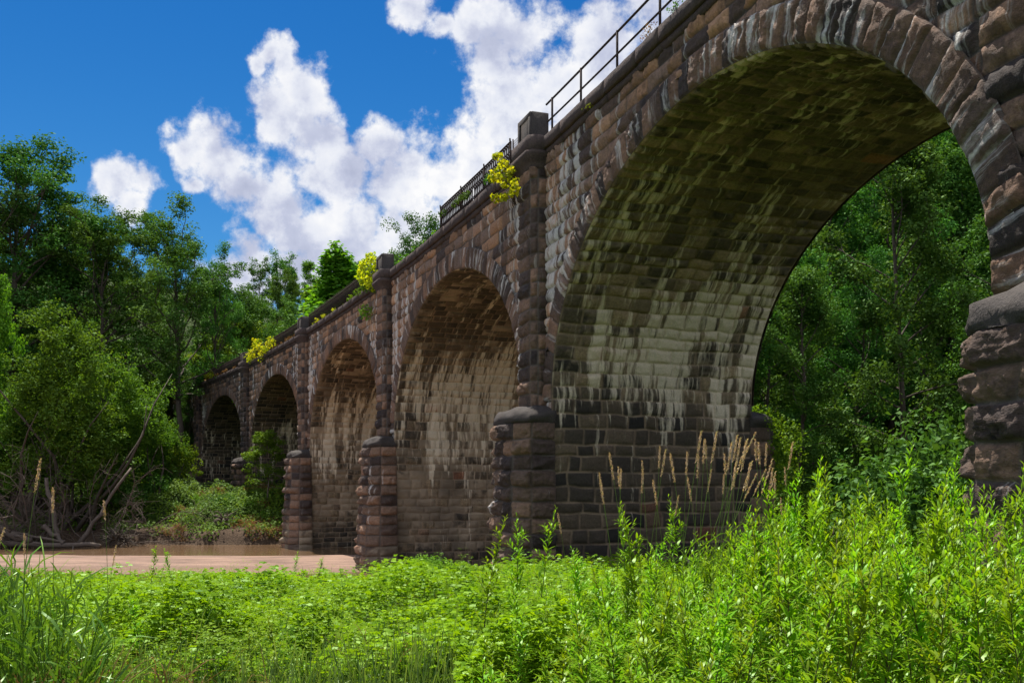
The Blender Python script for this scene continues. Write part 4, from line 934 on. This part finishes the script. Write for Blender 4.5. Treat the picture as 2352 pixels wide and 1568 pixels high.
heads = [(560,585,0),(485,730,0),(490,785,0),(630,685,5),(642,702,1),(805,640,5),(800,720,1),(880,785,0),(925,540,1),(967,555,2),(1008,590,0),(1125,580,1),(1062,890,2),(1135,765,0),(1226,420,2),(1250,495,1),(1272,480,5),(1207,600,1),(1338,425,2),(1300,700,2),(1395,745,1),
 (1415,590,5),(1450,500,2),(1490,450,2),(1512,470,2),(1555,490,2),(1575,478,3),(1645,428,4),(1643,480,5),(1668,505,5),(1705,520,1),(1610,640,3),(1585,650,2),(1482,650,2),(1474,690,1),(1720,700,4),(1757,625,3),(1750,690,2),(1782,715,3),(1770,770,1),(1652,732,4),(1895,500,2),(1860,690,5),(1830,915,5),(180,1025,0)]
for j, (zx, zy, p) in enumerate(heads):
    xd = (2000+.5102*zx)/1.6327; yd = (1400+.5102*zy)/1.6327; D = 9.6+.9*math.sin(j*1.7)
    top = zat(yd, D); x = atp(xd, D)
    g = float(gz(x, D)); s = (top-g)/2.2
    t_ = thing('grass_stalk', 'tall grass stalk with narrow tan seed head before the black stones under the arch', 'grass stalk', (x-SLEAN[p]*2.2*s, D, g), 0, 'seed head stalks before the black stones')
    t_.scale = (s, s, s)
    for nm, me in zip(('stem', 'seed_head', 'blades'), STK[p]): obj(nm, me, t_)
# blue green blades at the foot of the stalks
acc = Acc(); n = 260; D = rg.uniform(8.8, 11., n); x = atp(rg.uniform(1380, 1820, n), D)
blades(acc, np.stack([x, D, gz(x, D)+.25], -1), np.stack([rg.normal(size=n)*.25+.1, rg.normal(size=n)*.2, np.ones(n)], -1), rg.uniform(.7, 1.25, n), rg.uniform(.012, .022, n), rg.random(n), rg.uniform(.2, .9, n), rg=rg)
tag(obj('grass_tuft', acc.data('grass_tuft', L_reed)), 'blue green tuft of long grass blades below the tan seed heads', 'grass')
# ---- the reed clump, lower left
reed = thing('reed_clump', 'tall clump of reeds with brown dry stalks in the lower left corner', 'reeds', (atp(110, 7.2), 7.2, 0))
ox, oy = reed.location[0], reed.location[1]
ac_s, ac_b, ac_d = Acc(), Acc(), Acc()
for i in range(190):
    D = rg.uniform(6.2, 8.6); xd = -80+330*rg.random()**1.25; x = atp(xd, D); g = float(gz(x, D)); H = max(.4, rg.uniform(.75, 1.45)-(.75*max(0, (xd-110)/150)))
    ln = rg.normal()*.10+.10*(xd > 150); f = np.linspace(0, 1, 6); P = np.stack([x-ox+ln*H*f**1.6, D-oy+.03*np.sin(f*4+i), g+H*f], -1)
    tube(ac_s, P, np.linspace(.0055, .0025, 6), 4, rnd=.5)
    m = 7; q = rg.uniform(.25, 1, m); B = np.stack([np.interp(q, f, P[:, 0]), np.interp(q, f, P[:, 1]), g+H*q], -1); a = rg.uniform(0, 6.28, m)
    blades(ac_b, B, np.stack([np.cos(a)*.65, np.sin(a)*.65, np.ones(m)], -1), rg.uniform(.22, .48, m), rg.uniform(.011, .021, m), rg.random(m), rg.uniform(.3, 1.2, m), rg=rg)
n = 1500; D = rg.uniform(5.6, 8.2, n); x = atp(-60+300*rg.random(n)**1.3, D)
blades(ac_d, np.stack([x-ox, D-oy, gz(x, D)], -1), np.stack([rg.normal(size=n)*.22, rg.normal(size=n)*.2, np.ones(n)], -1), rg.uniform(.35, .95, n), rg.uniform(.007, .013, n), rg.random(n), rg.uniform(.1, .7, n), rg=rg)
obj('stems', ac_s.data('stems', L_reed), reed); obj('blades', ac_b.data('blades', L_reed), reed); obj('dry_stalks', ac_d.data('dry_stalks', L_rust), reed)
for xd, yd, D, p, lb in ((103, 1052, 7.6, 2, 'tallest seed head stalk above the reed clump, head bent over'), (128, 1120, 7.4, 1, 'upright seed head stalk right of the bent one above the reeds'), (232, 1150, 8.2, 5, 'thin stalk with small pale head right of the reed clump'), (14, 1210, 7.2, 3, 'stalk with pale head at the left picture edge'), (62, 1225, 7.0, 1, 'short stalk with pale head low among the reeds'), (272, 1250, 8.2, 2, 'short stalk with pale tip before the water')):
    x = atp(xd, D); g = float(gz(x, D)); s = (zat(yd, D)-g)/2.2
    t_ = thing('grass_stalk', lb, 'grass stalk', (x-SLEAN[p]*2.2*s, D, g), 0, 'seed head stalks at the reed clump'); t_.scale = (s, s, s)
    for nm, me in zip(('stem', 'seed_head', 'blades'), STK[p]): obj(nm, me, t_)
# single weeds in the meadow
for xd, yt, D, lb in ((632, 1405, 9.6, 'small dark stemmed weed standing alone in the meadow'), (332, 1352, 10.6, 'small dark weed in the meadow right of the reeds'), (672, 1262, 20, 'leafy sprig before the sandbar, left of the second pier'), (575, 1440, 9.2, 'low bushy weed left of the dark stemmed one'), (345, 1250, 17, 'leafy sprig at the water edge, right of the reeds'), (402, 1255, 17.5, 'thin sprig with flat leaf at the water edge'), (725, 1275, 20, 'thin bare weed before the sandbar'), (795, 1300, 20, 'short weed just left of the second pier base')):
    x = atp(xd, D); put_weed(x, D, zat(yt, D), lb, None)
for xd, yt, D, lb in ((985, 1262, 25, 'leafy mound at the left foot of the middle pier'), (925, 1285, 24.5, 'low leafy mound between the second and middle piers'), (1062, 1280, 26, 'leafy mound before the middle pier plinth'), (1160, 1290, 25, 'bush before the right corner of the middle pier plinth'), (1240, 1285, 23, 'bush below the white streaked corner of the arch')):
    put_tree(P_shrl, xd, yt, D, 2.3, 'shrub', lb, 'bush', None, None, SH, 1.3)
# ================================================================== PLANTS ON THE VIADUCT
SS = np.linspace(-20, 112, 6000)
def wallpt(xd, yd, o):
    P = wp(SS, np.full(6000, o), 0*SS); u = 1176+FPX*P[:, 0]/P[:, 1]/1.6327; i = np.argmin(np.abs(u-xd)); return np.array([P[i, 0], P[i, 1], zat(yd, P[i, 1])])
def sprig(name, label, cat, pts, root, size, n, leaf, rad, seed, stem_r=.012):
    rg = np.random.default_rng(seed); t_ = thing(name, label, cat, tuple(root)); r = np.array(root)
    lf, st = Acc(), Acc(); C = np.array(pts)-r
    blob_leaves(lf, C, np.repeat(np.asarray(rad)[:, None] if np.ndim(rad) else np.full((len(C), 1), rad), 3, 1), n, size, rg, shell=.2, up=.4)
    for c in C: q = np.linspace(0, 1, 5)[:, None]; tube(st, c*q+np.array([0, 0, .12])*np.sin(q*3.1)+rg.normal(size=(5, 3))*.02, np.linspace(stem_r, .005, 5), 4)
    obj('leaves', lf.data('leaves', leaf), t_); obj('branches', st.data('branches', M_bark), t_); return t_
Rt = lambda *a: wallpt(*a)
sprig('sapling', 'yellow leaved sapling growing from the head of the middle pier', 'sapling', [Rt(x, y, o) for x, y, o in ((1140, 358, .6), (1150, 366, .7), (1158, 376, .8), (1163, 385, .8), (1145, 388, .7), (1137, 395, .7), (1128, 407, .7), (1138, 412, .7), (1150, 410, .8), (1162, 402, .8), (1172, 410, .8), (1182, 418, .9), (1186, 430, .9), (1180, 441, .9), (1170, 446, .8), (1158, 452, .8), (1146, 454, .7), (1136, 455, .7), (1172, 392, .8), (1160, 425, .8))], Rt(1183, 470, .2), .17, 20, L_yel, .16, 1)
sprig('sapling', 'yellow leaved bush growing beside the second parapet post', 'bush', [Rt(x+rng.normal()*1.5, y+rng.normal()*1.5, o) for x, y, o in ((850, 592, .4), (858, 600, .4), (843, 602, .4), (835, 612, .4), (850, 612, .5), (864, 614, .4), (829, 622, .4), (842, 624, .5), (856, 626, .5), (868, 628, .4), (826, 634, .4), (838, 638, .5), (851, 640, .5), (862, 642, .5), (832, 648, .5), (845, 652, .5), (858, 654, .5), (848, 594, .3), (855, 588, .3), (836, 606, .3), (866, 604, .4))], Rt(866, 660, .1), .21, 30, L_yel, .27, 2, .02)
sprig('weed_tuft', 'green fringe of weeds under the yellow bush on the coping', 'weed', [Rt(x, y, .35) for x, y in ((838, 660), (846, 664), (854, 662), (861, 664), (866, 658), (828, 667), (819, 672))], Rt(850, 668, .1), .13, 40, L_lite, .22, 3)
sprig('wall_bush', 'small light green bush growing out of the wall above the third arch', 'bush', [Rt(x, y, .35) for x, y in ((832, 712), (840, 708), (846, 714), (838, 720), (844, 724), (834, 724))], Rt(842, 720, .05), .12, 40, L_lite, .28, 4)
sprig('vine', 'yellow green vine hanging over the coping by the fifth parapet post', 'vine', [Rt(x, y, .3) for x, y in ((574, 826), (570, 820), (580, 818), (578, 808), (584, 798), (590, 792), (588, 806), (596, 800), (603, 796), (608, 804), (601, 812), (600, 822), (612, 798), (618, 790), (622, 780), (626, 788), (592, 786), (585, 785))], Rt(598, 802, .1), .21, 34, L_yel, .36, 5)
sprig('weed_tuft', 'small yellow plant on the coping of the fifth arch', 'weed', [Rt(x, y, .2) for x, y in ((478, 862), (484, 856), (488, 864), (474, 864))], Rt(482, 868, .1), .2, 30, L_yel, .3, 6)
sprig('weed_tuft', 'green weed climbing the foot of the ornate railing', 'weed', [Rt(x, y, .1) for x, y in ((1052, 462), (1058, 456), (1064, 450), (1070, 452), (1045, 470), (1076, 446), (1022, 487), (1012, 492))], Rt(1055, 472, .05), .10, 34, L_mid, .15, 7)
sprig('weed_tuft', 'green leafy twig hanging by the wire mesh fence', 'weed', [Rt(x, y, .2) for x, y in ((1121, 408), (1127, 412), (1117, 416), (1178, 398))], Rt(1124, 420, .05), .10, 30, L_mid, .13, 8)
sprig('weed_tuft', 'thin reddish weed on the coping under the pipe railing', 'weed', [Rt(x, y, .1) for x, y in ((1484, 78), (1492, 66), (1500, 58), (1478, 88))], Rt(1488, 96, .05), .05, 26, L_rust, .14, 9)
sprig('weed_tuft', 'thin green weed at the last railing post before the top picture edge', 'weed', [Rt(x, y, .1) for x, y in ((1552, 12), (1558, 6), (1546, 22), (1540, 30))], Rt(1550, 36, .05), .05, 26, L_mid, .14, 10)
sprig('weed_tuft', 'yellow moss tuft under the coping near the middle pier', 'weed', [Rt(x, y, .16) for x, y in ((1350, 246), (1358, 243), (1342, 250))], Rt(1350, 250, .1), .05, 40, L_yel, .09, 11)
rg = np.random.default_rng(88)
for j, (s0, s1, mat, sz) in enumerate(((22, 32, L_lite, .13), (32, 39.5, L_yel, .11), (41.5, 52, L_rust, .12), (62, 72, L_rust, .16), (73, 79, L_rust, .16), (12.5, 19, L_lite, .1))):
    n = int((s1-s0)*1.5); acc = Acc(); s = np.sort(rg.uniform(s0, s1, n)); c = wp(s, rg.uniform(-.05, .2, n), ZC1+rg.uniform(.03, .16, n))
    blob_leaves(acc, c, np.repeat(rg.uniform(.08, .22, n)[:, None], 3, 1), 22, sz, rg, shell=.2)
    lb = ('row of light green weeds along the coping of the third arch beside the yellow bush', 'yellowish weeds on the coping of the third arch near its far post', 'dry brown weeds on the coping of the fourth arch', 'reddish dry weeds on the coping of the fifth arch near its near post', 'dry weeds at the far end of the fifth arch coping', 'mossy weeds on the coping between the ornate railing and the second post')[j]
    tag(obj('coping_weeds', acc.data('coping_weeds', mat)), lb, 'weeds', kind='stuff')
# ================================================================== DEAD WOOD ON THE FAR BANK
def twig_tree(seed, root, H, spread, n, parts, r0=.07, label='', dirv=(0, -.3, 1), name='dead_bush', cat='dead bush'):
    rg = np.random.default_rng(seed); acc = Acc(); ac2 = Acc()
    for i in range(n):
        d = np.array(dirv)+rg.normal(size=3)*spread; L = H*rg.uniform(.5, 1.1)
        P = limb_path(np.array([rg.normal()*.4, rg.normal()*.2, -.2]), d, L, rg, 8, -.25, .2); tube(acc, P, np.linspace(r0*rg.uniform(.5, 1), .012, 8), 5)
        for j in range(parts):
            a = rg.integers(2, 7); Q = limb_path(P[a], unit(P[a]-P[a-1])+rg.normal(size=3)*.8, L*rg.uniform(.15, .45), rg, 6, -.2, .25); tube(ac2, Q, np.linspace(.017, .006, 6), 3, caps=False)
            for _ in range(2):
                b = rg.integers(1, 5); Q2 = limb_path(Q[b], unit(Q[b]-Q[b-1])+rg.normal(size=3)*.9, L*rg.uniform(.06, .2), rg, 4, -.3, .3); tube(ac2, Q2, np.linspace(.011, .005, 4), 3, caps=False)
    t_ = thing(name, label, cat, tuple(root)); obj('branches', acc.data('branches', M_dead), t_); obj('twigs', ac2.data('twigs', M_dead), t_)
def gpt(xd, D, dz=0): x = atp(xd, D); return (x, D, float(gz(x, D))+dz)
twig_tree(1, gpt(90, 69.5, .3), 8.5, .6, 13, 13, .1, 'tangle of bare grey branches hanging over the water at the left', (-.1, -.35, .9))
twig_tree(2, gpt(10, 68.5, .6), 7.5, .55, 12, 12, .1, 'bare grey branches at the left picture edge above the reeds', (.2, -.3, .9))
twig_tree(3, gpt(225, 70, .3), 7.0, .5, 9, 11, .09, 'bare brush leaning right below the sunlit vine heap', (.7, -.3, .75))
twig_tree(4, gpt(330, 72, .8), 4.5, .55, 7, 9, .05, 'fine dry twigs under the light green vine heap', (.4, -.4, .7))
def log(label, a, b, r, seed, cat='driftwood', name='driftwood_log'):
    rg = np.random.default_rng(seed); a, b = np.array(a), np.array(b); q = np.linspace(0, 1, 9)[:, None]; P = a+(b-a)*q; m_ = (a+b)/2; P = P-m_+rg.normal(size=(9, 3))*r*.35
    acc = Acc(); tube(acc, P, r*np.linspace(1, .55, 9)*rg.uniform(.88, 1.12, 9), 8)
    for i in range(3): k_ = rg.integers(2, 7); tube(acc, limb_path(P[k_], rg.normal(size=3)+np.array([0, 0, .4]), r*5, rg, 4, .1), np.linspace(r*.3, r*.08, 4), 5)
    o_ = obj(name, acc.data(name, M_dead, True)); o_.location = tuple(m_); tag(o_, label, cat)
log('long pale driftwood log lying at the far water edge', (*gpt(-30, 67.5)[:2], .28), (*gpt(240, 66.8)[:2], .2), .24, 1)
log('thick dark log end resting on the long driftwood log', (*gpt(-10, 67.8)[:2], 1.35), (*gpt(75, 67)[:2], .35), .34, 2)
log('thin driftwood pole sloping over the long log', (*gpt(0, 68)[:2], 1.25), (*gpt(150, 67)[:2], .4), .13, 3)
log('dead trunk leaning up from the log into the vines', (*gpt(135, 68)[:2], .5), (*gpt(105, 69.5)[:2], 4.8), .22, 4, 'dead trunk', 'driftwood_snag')
log('curved dead trunk leaning up to the right from the water edge', (*gpt(185, 68.5)[:2], .3), (*gpt(300, 71.5)[:2], 5.6), .16, 5, 'dead trunk', 'driftwood_snag')
log('dead trunk lying at the foot of the leaning one', (*gpt(95, 68)[:2], 1.5), (*gpt(150, 67)[:2], .3), .2, 6, 'dead trunk', 'driftwood_snag')
acc = Acc(); rg = np.random.default_rng(6)
for i in range(70):
    d = rand_unit(1, rg)[0]; d[2] = abs(d[2])*.8; tube(acc, limb_path(d*.25, d, rg.uniform(.6, 1.25), rg, 6, -.5, .35), np.linspace(.05, .012, 6), 4)
o_ = obj('root_ball', acc.data('root_ball', M_bark)); o_.location = gpt(270, 68.6, .7); o_.scale = (1.25, 1, 1.05); o_.location[2] = .45; tag(o_, 'dark matted root ball of a fallen tree at the far water edge', 'root ball')
acc = Acc()
for i in range(34):
    d = rand_unit(1, rg)[0]; tube(acc, limb_path(d*.2, d*np.array([1.6, 1, .7]), rg.uniform(.5, 1.5), rg, 6, -.3, .3), np.linspace(.06, .012, 6), 4)
o_ = obj('exposed_roots', acc.data('exposed_roots', M_dead)); o_.location = (atp(512, 73.6), 73.6, float(gz(atp(512, 73.6), 73.6))+.5); tag(o_, 'bare pale roots sticking out of the bank among green bushes', 'roots')
# vine leaves and dry grass spread over the far bank
rg = np.random.default_rng(99)
for nm, leaf, lb, n, thr, seed, szs, x0, x1 in (('bank_vines', L_vine, 'green vines spread over the brown far bank', 90000, .45, 80, (.11, .24), -54, -11), ('bank_ivy', L_lite, 'pale green creepers in lumps on the far bank', 26000, .53, 180, (.12, .26), -40, -11),
        ('dry_bank_grass', L_rust, 'tan dry grass and dead stems on the far bank beside the third pier', 30000, .46, 280, (.2, .5), -26, -11)):
    acc = Acc(); x = rg.uniform(x0, x1, n); q = rg.random(n)**.9*15; fy = far_y(x); y = fy+.2+q
    dens = fbm(x*.55, y*.5, seed, 5)+.12*sstep(q, 1.0, 4)-(0 if nm != 'dry_bank_grass' else .14*sstep(-x, 17, 24)+.1*sstep(q, 4, 9))
    ok = (dens > thr+.05) & (q > -.9+2.6*fbm(x*.55, 0*x, 83)**1.3); x, y, q = x[ok], y[ok], q[ok]; n = len(x)
    lump = np.clip(fbm(x*.55, y*.55, seed+1)*2.6-.85, 0, 1.2); z = gz(x, y)+rg.random(n)**1.3*(.15+1.05*lump)
    L = rg.uniform(*szs, n); rn = np.clip(fbm(x*.7, y*.7, seed+2)*1.4-.2+rg.normal(size=n)*.16, 0, 1)
    if nm == 'dry_bank_grass': blades(acc, np.stack([x, y, gz(x, y)-.02], -1), np.stack([rg.normal(size=n)*.5, rg.normal(size=n)*.5-.25, np.ones(n)], -1), L*1.5, rg.uniform(.02, .04, n), rn, rg.uniform(.4, 1.4, n), rg=rg)
    else: leaf_cards(acc, np.stack([x, y, z], -1), unit(np.stack([rg.normal(size=n)*.6, rg.normal(size=n)*.6-.5, np.ones(n)], -1)), rg.normal(size=(n, 3)), L, L*.65, rn)
    tag(obj(nm, acc.data(nm, leaf)), lb, {'bank_vines': 'vines', 'bank_ivy': 'creepers'}.get(nm, 'grass'), kind='stuff')
